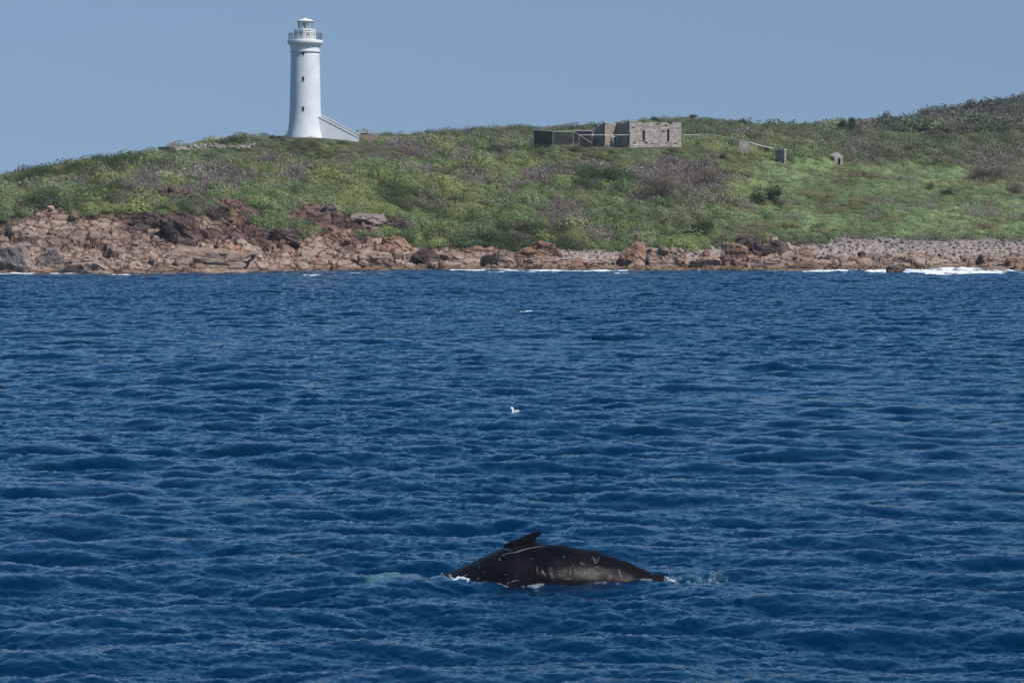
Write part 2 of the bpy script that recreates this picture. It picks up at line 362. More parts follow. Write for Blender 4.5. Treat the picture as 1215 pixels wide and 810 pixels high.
tc = np.r_[-np.geomspace(1.6, .236, 40)[:-1], np.linspace(-.235, .235, 1300), np.geomspace(.236, 1.6, 40)[1:]]
yr = np.r_[np.linspace(3, 36, 60), np.exp(np.arange(math.log(36.1), math.log(140), .0016)), np.arange(140, 418, .23), np.geomspace(420, 3000, 34)]
WX = tc[None]*yr[:, None]; WY = np.repeat(yr[:, None], len(tc), 1)
wz = np.zeros_like(WX); dx = wz.copy(); dy = wz.copy()
fade = (1-sstep(430, 900, WY))*(1-.2*sstep(300, 395, WY))
gust = .45+1.1*fbm(WX/13, WY/34, 140, 3)
for i, (tl, ro) in enumerate(tiles):
    a_, b_, c_ = sample(tl, WX, WY, ro); k = fade*(gust*(1+(.5 if i == 1 else 1.1)*sstep(90, 300, WY)) if i else .5+.95*fbm(WX/17, WY/30, 143, 3))
    wz += a_*k; dx += b_*k; dy += c_*k
WU, WV = col(WX, WY), V0+CAMZ/WY*FPX
foam = np.zeros_like(WX); pale = foam.copy()
# surf along the shore: thin broken line everywhere, wider where swell breaks
sh = WY-shore_y(WU); q = (sh > -9) & (WY < 418); nf = fbm(WX[q]/4.5, WY[q]/9, 150); nf2 = fbm(WX[q]/.9, WY[q]/3.0, 151)
foam[q] = np.maximum(foam[q], sstep(-6, 1, sh[q])*sstep(.46, .62, nf*.6+nf2*.4)*.85)
def patch(u, D, rx, ry, th=.5, amp=1.0, lift=0.0, sx=2.6, sy=5):
    x0 = (u-U0)/FPX*D; q = (np.abs(WX-x0) < rx) & (np.abs(WY-D) < ry); X_, Y_ = WX[q], WY[q]
    m = np.clip(1-np.hypot((X_-x0)/rx, (Y_-D)/ry), 0, 1)
    nn = fbm(X_/sx, Y_/sy, int(150+u) % 977)*.55+fbm(X_/sx*4, Y_/sy*4, int(u) % 499)*.45
    foam[q] = np.maximum(foam[q], amp*sstep(th, th+.16, nn+.55*(m-.45))*(m > 0))
    if lift: wz[q] += lift*m**1.2*(.45+1.1*nn)
for p in ((560, 391, 8, 5, .5, 1, .15), (640, 389, 9, 4, .5, 1, .1), (700, 388, 8, 4, .5, .9, 0), (610, 380, 13, 6, .62, .7, 0), (150, 362, 5, 4, .55, .8, 0), (370, 357, 4, 4, .58, .8, 0), (15, 366, 5, 4, .5, .9, .1),
          (1000, 384, 7, 4, .5, 1, .15), (1045, 382, 5, 4, .48, 1, .2), (1115, 379, 8, 4, .42, 1, .35), (1150, 378, 7, 5, .40, 1, .6), (1095, 375, 6, 5, .52, .9, .15), (1192, 381, 6, 4, .48, 1, .25), (1140, 371, 8, 5, .56, .8, .1), (1075, 381, 5, 4, .47, 1, .2), (1128, 371, 9, 11, .44, 1, .15), (1162, 369, 7, 9, .44, 1, .12), (1197, 373, 6, 8, .5, .9, .1), (975, 383, 6, 4, .52, .9, .1), (1025, 377, 9, 4, .6, .7, 0),
          (860, 331, 5, 5, .66, .9, .1), (730, 372, 4, 3, .6, .7, 0), (935, 372, 5, 3, .62, .7, 0), (430, 371, 6, 3, .62, .7, 0)): patch(*p)
for (u, v, rx, ry) in ((627, 371, .62, 2.2), (690, 364, .4, 1.2), (588, 498, .10, .3)): patch(u, CAMZ*FPX/(v-V0), rx, ry, .46, .85, .12, .3, 1.0)
# the whale's wake: pale patch where the white flipper shows through, churned water behind, froth where the back breaks the surface
WHX, WHY, WS = (655-U0)/FPX*55.0, 55.0, 55.0/FPX
lx = (WX-WHX)/WS+655; ly = WY-WHY
q = (WY > 50) & (WY < 60) & (np.abs(lx-655) < 300)
qx, qy, ax_, ay_ = WX[q], WY[q], lx[q], ly[q]; P_, F_q, Z_q = pale[q], foam[q], wz[q]
P_ = np.maximum(P_, np.clip(1-np.hypot((ax_-458)/36, (ay_+.35)/.85)-(fbm(qx*3, qy*1.2, 170)-.5)*1.6, 0, 1)*.8)
P_ = np.maximum(P_, .35*np.clip(1-np.hypot((ax_-500)/40, (ay_+.1)/.6), 0, 1))
m = np.clip(1-np.hypot((ax_-832)/48, (ay_-.35)/1.3), 0, 1); rip = fbm(qx*7, qy*3.5, 171, 3)
Z_q = Z_q+m*(rip-.5)*.30; P_ = np.maximum(P_, .5*m*sstep(.4, .7, rip)); F_q = np.maximum(F_q, m*sstep(.60, .72, fbm(qx*16, qy*9, 172))*.5*sstep(.1, .4, m))
dw = np.hypot((ax_-655)/150, ay_/1.9); Z_q = np.where(dw < 1.6, Z_q*np.clip(.45+.55*sstep(.6, 1.6, dw), 0, 1), Z_q)
# ripples running off the flank
fl = np.exp(-((dw-1.02)/.12)**2); Z_q = Z_q+.035*fl*np.sin(dw*34+3*fbm(qx*2, qy*2, 175))
for (uu, yy, ru, ry, th) in ((528, -.25, 12, .5, .46), (548, -.72, 18, .28, .5), (582, -.97, 26, .18, .52), (640, -1.06, 40, .14, .55), (792, -.05, 10, .4, .5), (715, -.8, 40, .10, .62), (760, -.45, 20, .12, .6)):
    mm = np.clip(1-np.hypot((ax_-uu)/ru, (ay_-yy)/ry), 0, 1)
    F_q = np.maximum(F_q, (.9 if uu < 570 or uu > 780 else .3)*sstep(th, th+.14, fbm(qx*9, qy*6, 173, 4)+.4*(mm-.5))*(mm > 0)); Z_q = Z_q+mm*.05
pale[q], foam[q], wz[q] = P_, F_q, Z_q
wm, n, l, b = mat('sea water')
co = n.new('ShaderNodeTexCoord')
b.inputs['IOR'].default_value = 1.42; b.inputs['Specular Tint'].default_value = (.4, .95, 1, 1); b.inputs['Specular IOR Level'].default_value = .5
av = n.new('ShaderNodeAttribute'); av.attribute_name = 'foam_pale'
sx = n.new('ShaderNodeSeparateColor'); l.new(av.outputs['Color'], sx.inputs[0])
m1 = n.new('ShaderNodeMix'); m1.data_type = 'RGBA'; m1.inputs[6].default_value = (.0003, .0165, .048, 1); m1.inputs[7].default_value = (.07, .16, .15, 1)
l.new(sx.outputs[1], m1.inputs[0])
m2 = n.new('ShaderNodeMix'); m2.data_type = 'RGBA'; m2.inputs[7].default_value = (.72, .75, .78, 1)
l.new(sx.outputs[0], m2.inputs[0]); l.new(m1.outputs[2], m2.inputs[6]); l.new(m2.outputs[2], b.inputs['Base Color'])
rr = n.new('ShaderNodeMapRange'); rr.inputs['To Min'].default_value = .025; rr.inputs['To Max'].default_value = .8; l.new(sx.outputs[0], rr.inputs[0]); l.new(rr.outputs[0], b.inputs['Roughness'])
mp = n.new('ShaderNodeMapping'); mp.inputs['Scale'].default_value = (5, 9, 5); mp.inputs['Rotation'].default_value = (0, 0, .15)
t = n.new('ShaderNodeTexNoise'); t.inputs['Scale'].default_value = 1; t.inputs['Detail'].default_value = 4; t.inputs['Roughness'].default_value = .55
l.new(co.outputs['Object'], mp.inputs[0]); l.new(mp.outputs[0], t.inputs['Vector'])
bp = n.new('ShaderNodeBump'); bp.inputs['Strength'].default_value = 1.0; bp.inputs['Distance'].default_value = .014
l.new(t.outputs[0], bp.inputs['Height']); l.new(bp.outputs[0], b.inputs['Normal'])
me = np_mesh('sea', np.stack([WX+dx, WY+dy, wz], -1).reshape(-1, 3), grid_faces(*WX.shape), wm, True)
at = me.attributes.new('foam_pale', 'FLOAT_COLOR', 'POINT')
at.data.foreach_set('color', np.stack([foam, pale, 0*foam, 0*foam+1], -1).astype(np.float32).ravel())
tag(link(bpy.data.objects.new('sea', me)), 'dark blue choppy sea with small white breakers along the rocks', 'sea', kind='structure')

# ------------------------------------------------------------------ vegetation prototypes
def leaf_quads(P, Nn, size, g, tilt=.7, asp=.6):
    """one leaf clump quad per point, facing roughly along Nn"""
    d = Nn+g.normal(size=P.shape)*tilt; d /= np.linalg.norm(d, axis=1)[:, None]
    a = np.cross(d, g.normal(size=P.shape)); a /= np.linalg.norm(a, axis=1)[:, None]; b_ = np.cross(d, a)
    s = size*(.6+.8*g.random(len(P)))[:, None]
    V = np.stack([P-a*s-b_*s*asp*.4, P+a*s*.1-b_*s*asp, P+a*s, P+b_*s*asp*.9], 1).reshape(-1, 3)
    return V, np.arange(len(V)).reshape(-1, 4)
def dome(seed, n=420, flat=.62, lump=.35, size=.10, inner=.9, tilt=.32):
    g = np.random.default_rng(seed)
    d = g.normal(size=(n, 3)); d[:, 2] = np.abs(d[:, 2])*1.0-.15; d /= np.linalg.norm(d, axis=1)[:, None]
    ph = g.random((7, 3))*6.28; q = g.normal(size=(7, 3))*2.4
    lum = sum(np.sin(d@q[i]+ph[i, 0]) for i in range(7))/7
    r = (1+lump*lum*1.6)*(1-inner*g.random(n)**2)
    P = d*r[:, None]*np.array([1, 1, flat]); P[:, 2] = np.maximum(P[:, 2], .0)
    return leaf_quads(P, d, size, g, tilt)
def twigs(seed, n=90, flat=.7):
    """bare grey twigs fanning out of a dead shrub"""
    g = np.random.default_rng(seed); d = g.normal(size=(n, 3)); d[:, 2] = np.abs(d[:, 2])+.15; d /= np.linalg.norm(d, axis=1)[:, None]
    a = d*.1; e = d*(.6+.45*g.random(n))[:, None]*np.array([1, 1, flat]); s = np.cross(d, g.normal(size=(n, 3))); s /= np.linalg.norm(s, axis=1)[:, None]
    V = np.stack([a-s*.014, a+s*.014, e+s*.008, e-s*.008], 1).reshape(-1, 3)
    return V, np.arange(len(V)).reshape(-1, 4)
def join(*parts):
    V, F, o = [], [], 0
    for v, f in parts: V.append(v); F.append(f+o); o += len(v)
    return np.concatenate(V), np.concatenate(F)
def shift(p, d, s=1.0): return p[0]*s+np.array(d), p[1]
LEAF = leaf_mat('heath leaves'); 
def proto_collection(name, meshes):
    c = bpy.data.collections.new(name)
    for i, (V, F, m) in enumerate(meshes):
        nm = '%s form %02d' % (name, i); c.objects.link(bpy.data.objects.new(nm, np_mesh(nm, V, F, m)))
    return c
def scatter(name, P, rot, scl, idx, tint, coll, label, cat):
    me = bpy.data.meshes.new(name); k = len(P); me.vertices.add(k); me.vertices.foreach_set('co', np.asarray(P, np.float32).ravel())
    for nm, ty, arr, fld in (('rot', 'FLOAT_VECTOR', rot, 'vector'), ('scl', 'FLOAT_VECTOR', scl, 'vector'), ('idx', 'INT', idx, 'value')):
        me.attributes.new(nm, ty, 'POINT').data.foreach_set(fld, np.asarray(arr, np.int32 if ty == 'INT' else np.float32).ravel())
    me.attributes.new('tint', 'FLOAT_COLOR', 'POINT').data.foreach_set('color', np.c_[tint, np.ones(k)].astype(np.float32).ravel())
    ng = bpy.data.node_groups.new(name, 'GeometryNodeTree')
    ng.interface.new_socket('Geometry', in_out='INPUT', socket_type='NodeSocketGeometry'); ng.interface.new_socket('Geometry', in_out='OUTPUT', socket_type='NodeSocketGeometry')
    N, L = ng.nodes, ng.links
    gi, go, ip, ci = N.new('NodeGroupInput'), N.new('NodeGroupOutput'), N.new('GeometryNodeInstanceOnPoints'), N.new('GeometryNodeCollectionInfo')
    ci.inputs['Collection'].default_value = coll; ci.inputs['Separate Children'].default_value = True; ci.inputs['Reset Children'].default_value = True
    ip.inputs['Pick Instance'].default_value = True
    def na(nm, ty):
        q = N.new('GeometryNodeInputNamedAttribute'); q.data_type = ty; q.inputs['Name'].default_value = nm; return q.outputs['Attribute']
    L.new(gi.outputs[0], ip.inputs['Points']); L.new(ci.outputs[0], ip.inputs['Instance']); L.new(na('idx', 'INT'), ip.inputs['Instance Index'])
    L.new(na('rot', 'FLOAT_VECTOR'), ip.inputs['Rotation']); L.new(na('scl', 'FLOAT_VECTOR'), ip.inputs['Scale']); L.new(ip.outputs[0], go.inputs[0])
    o = link(bpy.data.objects.new(name, me)); md = o.modifiers.new('growth', 'NODES'); md.node_group = ng
    return tag(o, label, cat, kind='stuff')

def jitter_grid(x0, x1, y0, y1, sp, g):
    xs, ys = np.arange(x0, x1, sp), np.arange(y0, y1, sp); X, Y = np.meshgrid(xs, ys)
    X = X.ravel()+(g.random(X.size)-.5)*sp*1.1; Y = Y.ravel()+(g.random(Y.size)-.5)*sp*1.1
    return X, Y
def inview(X, Y, mg=130): u = col(X, Y); return (u > -mg) & (u < 1215+mg)

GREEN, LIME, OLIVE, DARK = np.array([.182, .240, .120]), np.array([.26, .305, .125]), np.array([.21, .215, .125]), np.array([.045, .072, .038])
GREY, BROWN, HAZY = np.array([.31, .275, .25]), np.array([.215, .175, .14]), np.array([.105, .110, .092])
GREYBLOBS = [(805, 212, 60, 24), (470, 182, 45, 12), (440, 178, 30, 8), (175, 215, 22, 9), (255, 207, 30, 10), (262, 222, 30, 7), (640, 210, 26, 10), (665, 250, 28, 14), (350, 212, 14, 12), (560, 215, 16, 10),
             (330, 190, 26, 8), (690, 262, 20, 10), (1185, 198, 42, 18), (1010, 172, 26, 8), (160, 232, 18, 6), (505, 240, 16, 10), (610, 225, 18, 9), (545, 180, 14, 6), (880, 165, 20, 4), (1100, 245, 14, 5), (1165, 252, 22, 7), (1040, 258, 12, 8)]
def shrub_tint(X, Y, Z, g):
    u, v = col(X, Y), row(Y, Z); k = len(X)
    n1, n2, n3 = fbm(X/11, Y/14, 200, 3), fbm(X/5, Y/6, 201, 3), fbm(X/16, Y/20, 202, 3)
    c = mixc(GREEN+np.zeros((k, 3)), LIME, sstep(.52, .68, n1)); c = mixc(c, OLIVE, sstep(.52, .64, n2)*.85); c = mixc(c, DARK, sstep(.60, .70, n3)*.8)
    rnd = g.random(k); c = mixc(c, DARK, (rnd < .07)*.8); c = mixc(c, LIME, (rnd > .90)*.8)
    gr = sstep(.62, .70, fbm(X/7, Y/8, 203, 3))*.9
    for (uu, vv, ru, rv) in GREYBLOBS: gr = np.maximum(gr, 1-sstep(.7, 1.05, np.hypot((u-uu)/ru, (v-vv)/rv)+(fbm(X/3, Y/3, 204)-.5)*.6))
    gr = np.maximum(gr, (g.random(k) < .045)*.9)
    meadow = sstep(830, 920, u)*(v > 192)*(v < 282); back = sstep(545, 575, Y)
    gr = np.where((meadow > .5) | (back > .5), gr*.6, gr)
    md_ = mixc(GREEN*1.3+np.zeros((k, 3)), GREEN*1.8+np.array([.02, .01, 0]), sstep(.4, .62, fbm(X/9, Y/14, 221, 3))); c = mixc(c, md_, meadow*.8)
    bk = mixc(DARK*1.3+np.zeros((k, 3)), OLIVE*.95, g.random(k)**.9); bk = mixc(bk, GREEN*.95, (g.random(k) < .28)*.8)
    c = mixc(c, bk, back); c = mixc(c, HAZY*1.15+np.zeros((k, 3)), sstep(800, 880, Y)*.8)  # far foliage greyed with distance: haze painted into the tint
    c = mixc(c, mixc(GREY+np.zeros((k, 3)), BROWN, g.random(k)), gr)
    c = mixc(c, np.array([.25, .20, .12])+0*c, sstep(.58, .68, fbm(X/7, Y/9, 207))*meadow*.7)
    return c*(.86+.42*g.random(k))[:, None], gr, meadow, back

low = proto_collection('heath shrub', [(*dome(300+i, 1200, .64+.08*(i % 3), .22, .054), LEAF) for i in range(6)]
      + [(*join(dome(320+i, 260, .65, .4, .06, .8, 1.2), twigs(330+i, 110)), LEAF) for i in range(3)]
      + [(*dome(340+i, 700, .34, .3, .05, .4, .6), LEAF) for i in range(3)])
g = np.random.default_rng(11)
XY = [jitter_grid(-150, 190, 384, 560, 1.55, g), jitter_grid(-170, 240, 560, 740, 2.5, g)]
X = np.concatenate([a[0] for a in XY]); Y = np.concatenate([a[1] for a in XY])
k = inview(X, Y) & (rockmask(X, Y) < .45); X, Y = X[k], Y[k]
Z = height(X, Y, False); k = Z > 1.2
# keep the lighthouse yard and the ruin's floor clear
k &= np.hypot((X+32.5)/11.5, (Y-503)/7.5) > 1; k &= ~((X > 11) & (X < 34) & (Y > 497) & (Y < 522))
hd_ = ground(997, 196, 480).y; k &= ~((np.abs(col(X, Y)-997) < 13) & (Y > hd_-13) & (Y < hd_+6))
X, Y, Z = X[k], Y[k], Z[k]
tint, gr, mead, back = shrub_tint(X, Y, Z, g); k = len(X)
idx = np.where(gr > .5, 6+g.integers(0, 3, k), np.where((mead > .5) & (g.random(k) < .85), 9+g.integers(0, 3, k), g.integers(0, 6, k)))
big = (g.random(k) < .13) & (mead < .5); sz = (.95+1.0*g.random(k)**2)*np.where(mead > .5, .95, 1.0)*(1+.45*back+.45*back*(col(X, Y) > 890)*(Y < 630))*np.where(big & (back < .5), 1.7, 1)*np.where((gr > .5), 1.05, 1)
front = (Y > 470) & (Y < 500) & (np.abs(X+33) < 14) | ((Y > 480) & (Y < 500) & (X > 2) & (X < 40)); sz = np.where(front, sz*.55, sz)
q_ = col(X, Y); sz = np.where((q_ < 345) & (q_ > 290) & (Y > 503), sz*.45, sz); sz = np.where(((np.abs(q_-997) < 14) & (Y > 470) & (Y < 545)) | ((q_ > 186) & (q_ < 306) & (Y > 452) & (Y < 500)) | ((q_ > 424) & (q_ < 450) & (Y > 490) & (Y < 515)) | ((q_ > 868) & (q_ < 940) & (Y > 490) & (Y < 514)), sz*.5, sz)
scl = np.stack([sz, sz, sz*(.75+.55*g.random(k))], 1); rot = np.stack([(g.random(k)-.5)*.2, (g.random(k)-.5)*.2, g.random(k)*6.28], 1)
scatter('heath', np.stack([X, Y, Z-.10*sz], 1), rot, scl, idx, tint, low, 'low wind pruned green and grey coastal heath covering the slope', 'heath')
print('heath', k)

# far wood on the right hand hill
def tree_crown(seed, n=1100, lob=8):
    g = np.random.default_rng(seed); parts = []
    for i in range(lob):
        a = g.random()*6.28; r = .15+.42*g.random(); s = .32+.22*g.random()
        parts.append(shift(dome(seed*31+i, n//lob, .7, .4, .12, .5, .8), (math.cos(a)*r, math.sin(a)*r, .55+.35*g.random()+(.12 if r < .3 else -.1)), s))
    return join(*parts)
def trunk_mesh(seed, h=.85, r=.035, n=6):
    bm = bmesh.new(); g = random.Random(seed); top = Vector((g.uniform(-.08, .08), g.uniform(-.08, .08), h*.62)); tube(bm, (0, 0, -.08), top, r, r*.6, n)
    for i in range(5):
        a = g.random()*6.28; s = Vector((0, 0, 0)).lerp(top, .45+.5*g.random()); tube(bm, s, s+Vector((math.cos(a)*.32, math.sin(a)*.32, .3*g.random()+.12)), r*.5, r*.15, 5)
    bm.verts.index_update(); V = np.array([v.co[:] for v in bm.verts]); F = [[v.index for v in f.verts] for f in bm.faces if len(f.verts) == 4]; bm.free()
    return V, np.array(F)
wood = proto_collection('wood tree', [(*join(trunk_mesh(400+i), tree_crown(410+i)), LEAF) for i in range(5)])
X, Y = jitter_grid(60, 330, 700, 1120, 5.2, g); k = inview(X, Y, 200) & (g.random(len(X)) < np.clip((Y-750)/90, 0, 1)**1.5); X, Y = X[k], Y[k]; Z = height(X, Y, False); k = len(X)
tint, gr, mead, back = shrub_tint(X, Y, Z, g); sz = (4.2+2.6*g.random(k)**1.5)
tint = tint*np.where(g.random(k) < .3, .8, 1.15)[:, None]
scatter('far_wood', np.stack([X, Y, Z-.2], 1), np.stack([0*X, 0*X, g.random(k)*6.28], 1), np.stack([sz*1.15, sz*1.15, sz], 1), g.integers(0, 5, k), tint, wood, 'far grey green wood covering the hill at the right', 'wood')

# ------------------------------------------------------------------ loose stones on the shore
STONE = rock_mat('shore stone', (.75, .72, .70), (1, 1, 1), (1.2, 1.17, 1.12), 3.0, True)
def rock_shape(seed, sub=3, planes=16, rough=.05, squash=(1, 1, .7), blocky=.0):
    """angular boulder: a ball cut by random planes, then weathered"""
    g = np.random.default_rng(seed); bm = bmesh.new(); bmesh.ops.create_icosphere(bm, subdivisions=sub, radius=1)
    V = np.array([v.co[:] for v in bm.verts]); F = np.array([[v.index for v in f.verts] for f in bm.faces]); bm.free()
    d = V/np.linalg.norm(V, axis=1)[:, None]; pn = g.normal(size=(planes, 3)); pn /= np.linalg.norm(pn, axis=1)[:, None]
    if blocky: pn[:6] = np.array([[1, 0, 0], [-1, 0, 0], [0, 1, 0], [0, -1, 0], [0, 0, 1], [0, 0, -1]])+g.normal(size=(6, 3))*.12; pn /= np.linalg.norm(pn, axis=1)[:, None]
    h = .62+.38*g.random(planes)
    r = np.min(np.where(d@pn.T > .05, h[None]/np.maximum(d@pn.T, .05), 9), axis=1); r = np.minimum(r, 1.25)
    P = d*r[:, None]
    if rough:
        q = g.random(3)*50
        nn = (fbm(P[:, 0]*2.2+q[0]+P[:, 2]*.7, P[:, 1]*2.2+q[1]+P[:, 2]*1.9, seed % 97, 4)-.5)
        _, f2, rid, _, _ = cells(P[:, 0]*2.4+P[:, 2]*.8+q[0], P[:, 1]*1.6+P[:, 2]*2.6+q[2], seed % 89)
        f1, f2, rid, _, _ = cells(P[:, 0]*2.4+P[:, 2]*.8+q[0], P[:, 1]*1.6+P[:, 2]*2.6+q[2], seed % 89)
        P = P*(1+nn*rough*3+(rid-.5)*rough*2.2-(1-sstep(0, .12, f2-f1))*rough*1.2)[:, None]
    return P*np.array(squash), F
stones = proto_collection('shore stone', [(*rock_shape(500+i, 2, 12, 0, (1, .8, .62)), STONE) for i in range(8)])
g = np.random.default_rng(21); pts = []
X, Y = jitter_grid(-160, 130, 374, 424, .75, g); k = inview(X, Y, 60); X, Y = X[k], Y[k]
rm, pb = rockmask(X, Y), pebble(X, Y); Z = height(X, Y); q = g.random(len(X))
k = (rm > .3) & (Z > .35) & ((q < .95*pb) | (q < .13)); X, Y, Z, pb = X[k], Y[k], Z[k], pb[k]; k = len(X)
sz = np.where(pb > .5, .16+.30*g.random(k)**2.5, .18+.75*g.random(k)**4)
tint = rockcolour(X, Y, Z)*(.75+.6*g.random(k))[:, None]; tint = mixc(tint, np.array([.42, .37, .33])+0*tint, (g.random(k) < .14)*(sz < .4)*.8)
scatter('shore_rubble', np.stack([X, Y, Z+sz*.1], 1), g.random((k, 3))*6.28, np.stack([sz, sz*(.7+.5*g.random(k)), sz*(.7+.4*g.random(k))], 1), g.integers(0, 8, k), tint, stones, 'loose pink and grey shingle and broken stones along the shore', 'shingle')
print('stones', k)

# ------------------------------------------------------------------ named boulders and outcrops
M_TAN = rock_mat('tan rock', (.17, .115, .085), (.29, .205, .16), (.37, .28, .225)); M_RED = rock_mat('rust rock', (.19, .105, .075), (.30, .185, .13), (.35, .265, .21))
M_DRK = rock_mat('dark rock', (.05, .036, .036), (.095, .068, .065), (.17, .115, .095)); M_GRY = rock_mat('grey rock', (.15, .12, .11), (.235, .19, .17), (.29, .24, .215))
def boulder(seed, u, vb, wpx, hpx, m, label, depth=.8, blocky=True, rough=.07, D=None, cat='rock'):
    if D is None:
        D = shore_y(u)+max(0, (322-vb))*.55+1.0
    x = (u-U0)/FPX*D; s = D/FPX; zb = CAMZ+(V0-vb)*s
    V, F = rock_shape(seed, 5, 18, rough, (1, 1, 1), blocky)
    lo, hi = V.min(0), V.max(0); V = (V-(lo+hi)/2)/(hi-lo)
    V[:, :2] *= (1+.55*np.clip(-V[:, 2:3]-.1, 0, .4)/.4); V = V*np.array([wpx*s, wpx*s*depth, hpx*s*1.5]); V[:, 2] += hpx*s*.25
    o = link(bpy.data.objects.new('boulder' if wpx < 60 else 'rock_outcrop', np_mesh('boulder', V, F, m))); o.location = (x, D+wpx*s*depth*.3, zb)
    return tag(o, label, cat, 'rocks along the shore')
B = [
 (18, 322, 46, 34, M_GRY, 'big smooth grey boulder at the far left of the shore', .8, True, .04),
 (58, 316, 34, 22, M_GRY, 'grey split boulder right of the big smooth one at far left', .8, True, .07),
 (100, 322, 60, 18, M_TAN, 'low pinkish rock slab at the waterline, second outcrop from the left', .6, True, .08),
 (128, 300, 70, 28, M_TAN, 'pink cracked rock face stepping up behind the low left slab', .6, True, .11),
 (245, 322, 116, 30, M_TAN, 'long humped tan rock at the waterline below the dark crags', .5, True, .06),
 (210, 285, 44, 30, M_DRK, 'dark purple crag under the scrub edge, left of the lighthouse', .6, True, .12),
 (172, 268, 34, 18, M_DRK, 'dark brown crag highest on the left shore', .6, True, .12),
 (262, 262, 26, 18, M_DRK, 'small dark upright crag just under the scrub edge', .7, True, .1),
 (330, 292, 52, 22, M_DRK, 'long dark ledge of crags below the lighthouse', .5, True, .12),
 (400, 292, 34, 24, M_RED, 'rust red fluted rock wall right of the dark ledge', .6, True, .12),
 (445, 320, 46, 22, M_TAN, 'tan boulder with a dark cleft on its left, at the waterline', .7, True, .08),
 (352, 318, 40, 14, M_TAN, 'low rust stained rock at the waterline below the lighthouse', .7, True, .09),
 (506, 312, 34, 18, M_DRK, 'dark rounded boulder above the white surf line', .8, False, .06),
 (470, 296, 36, 16, M_RED, 'red brown block above the boulder with a cleft', .7, True, .1),
 (540, 314, 40, 14, M_TAN, 'flat tan rock right of the dark rounded boulder', .7, True, .09),
 (594, 316, 46, 20, M_TAN, 'brown sloping rock at the waterline, left of the orange topped ridge', .6, True, .09),
 (636, 308, 52, 22, M_RED, 'orange topped jagged ridge left of the shingle gap', .5, True, .12),
 (650, 318, 60, 14, M_TAN, 'low pale rock apron in front of the orange topped ridge', .6, True, .08),
 (702, 319, 56, 10, M_TAN, 'low brown ledge at the waterline in front of the shingle gap', .6, True, .09),
 (752, 316, 34, 30, M_RED, 'orange brown block with a sheer dark left side', .8, True, .08),
 (790, 316, 56, 24, M_TAN, 'sloping tan rock joined to the orange brown block', .7, True, .08),
 (838, 319, 40, 14, M_TAN, 'low brown rock at the foot of the second shingle gap', .7, True, .08),
 (872, 317, 34, 30, M_RED, 'rust red column of rock left of the dark grey stack', .7, True, .1),
 (890, 310, 50, 32, M_DRK, 'jagged dark grey rock stack above the waterline', .7, True, .12),
 (920, 306, 36, 22, M_DRK, 'smooth dark purple rock sloping right of the dark grey stack', .8, False, .05),
 (915, 319, 60, 12, M_TAN, 'low tan ledge at the waterline under the dark purple rock', .6, True, .08),
 (966, 319, 54, 10, M_RED, 'low rust ledge at the left end of the pebble beach', .6, True, .1),
 (1023, 307, 11, 9, M_DRK, 'small round dark boulder alone on the pebble beach', .9, False, .05),
 (1063, 325, 22, 10, M_DRK, 'dark rock standing in the surf', .7, True, .09),
 (1180, 323, 34, 7, M_TAN, 'flat wet ledge awash in the breaking wave at right', .7, True, .08),
 (1176, 312, 32, 10, M_TAN, 'brown ledge on the pebble beach above the breaking wave', .7, True, .09),
 (1206, 316, 26, 12, M_RED, 'brown broken rock at the far right of the beach', .7, True, .1),
 (440, 266, 50, 14, M_GRY, 'grey sloping outcrop among scrub below the lighthouse', .8, True, .08),
 (388, 256, 26, 16, M_GRY, 'pale broken outcrop highest among scrub below the lighthouse', .8, True, .12),
 (478, 272, 36, 12, M_DRK, 'dark purple slab at the scrub edge right of the grey outcrop', .8, True, .05),
]
for i, (u, vb, wp, hp, m, lab, dp, bk, rg) in enumerate(B):
    D = None
    if vb < 300:
        p = ground(u, vb); D = p.y
    if u in (1063, 1180): D = 371 if u == 1063 else 376
    boulder(600+i, u, vb, wp, hp, m, lab, dp, bk, rg, D)

# ------------------------------------------------------------------ shrubs that stand out
M_WOODS = simple('grey wood', (.12, .095, .075), .9, .1)
def leafy(name, u, v, wpx, hpx, c, label, cat, seed, dead=False, group='shrubs that stand out on the slope', n=1500):
    """a bush whose foot is seen at (u, v)"""
    p = ground(u, v); s = p.y/FPX; rx, h = wpx*s/2, hpx*s
    e = empty(name, p)
    g = np.random.default_rng(seed); parts = []; lob = 9
    for i in range(lob):
        a = g.random()*6.28; r = math.sqrt(g.random())*.62; sz = .36+.2*g.random()
        parts.append(shift(dome(seed*17+i, n//lob, .8, .45, .085 if not dead else .05, .8, 1.0), (math.cos(a)*r, math.sin(a)*r, (.0 if i % 3 == 0 else .12+.35*g.random()*(1-r))), sz))
    if dead:
        for i in range(7): a = g.random()*6.28; r = g.random()*.55; parts.append(shift(twigs(seed+i, 60, .8), (math.cos(a)*r, math.sin(a)*r, .05), .5))
    V, F = join(*parts); V = V*np.array([rx, rx, h/max(V[:, 2].max(), .1)])
    f = link(bpy.data.objects.new('foliage', np_mesh('foliage', V, F, leaf_mat(name+' leaves', c))), e)
    bm = bmesh.new()
    for i in range(6):
        a = g.random()*6.28; tube(bm, (0, 0, -.2), (math.cos(a)*rx*.3, math.sin(a)*rx*.3, h*.4), .06, .02, 5)
    bm_obj('stem', bm, M_WOODS, e)
    return tag(e, label, cat, group)
c3 = lambda a, k=1.0: tuple(float(x)*k for x in a)
leafy('shrub', 785, 238, 62, 50, c3(BROWN), 'largest grey brown leafless shrub in the middle of the slope below the ruin', 'shrub', 41, True, n=2400)
leafy('shrub', 838, 222, 56, 32, c3(BROWN, .9), 'wide grey brown shrub directly right of the largest leafless one', 'shrub', 42, True, n=2000)
leafy('shrub', 770, 241, 22, 18, c3(GREY, 1.2), 'pale bare twiggy shrub at the foot of the largest leafless one', 'shrub', 43, True)
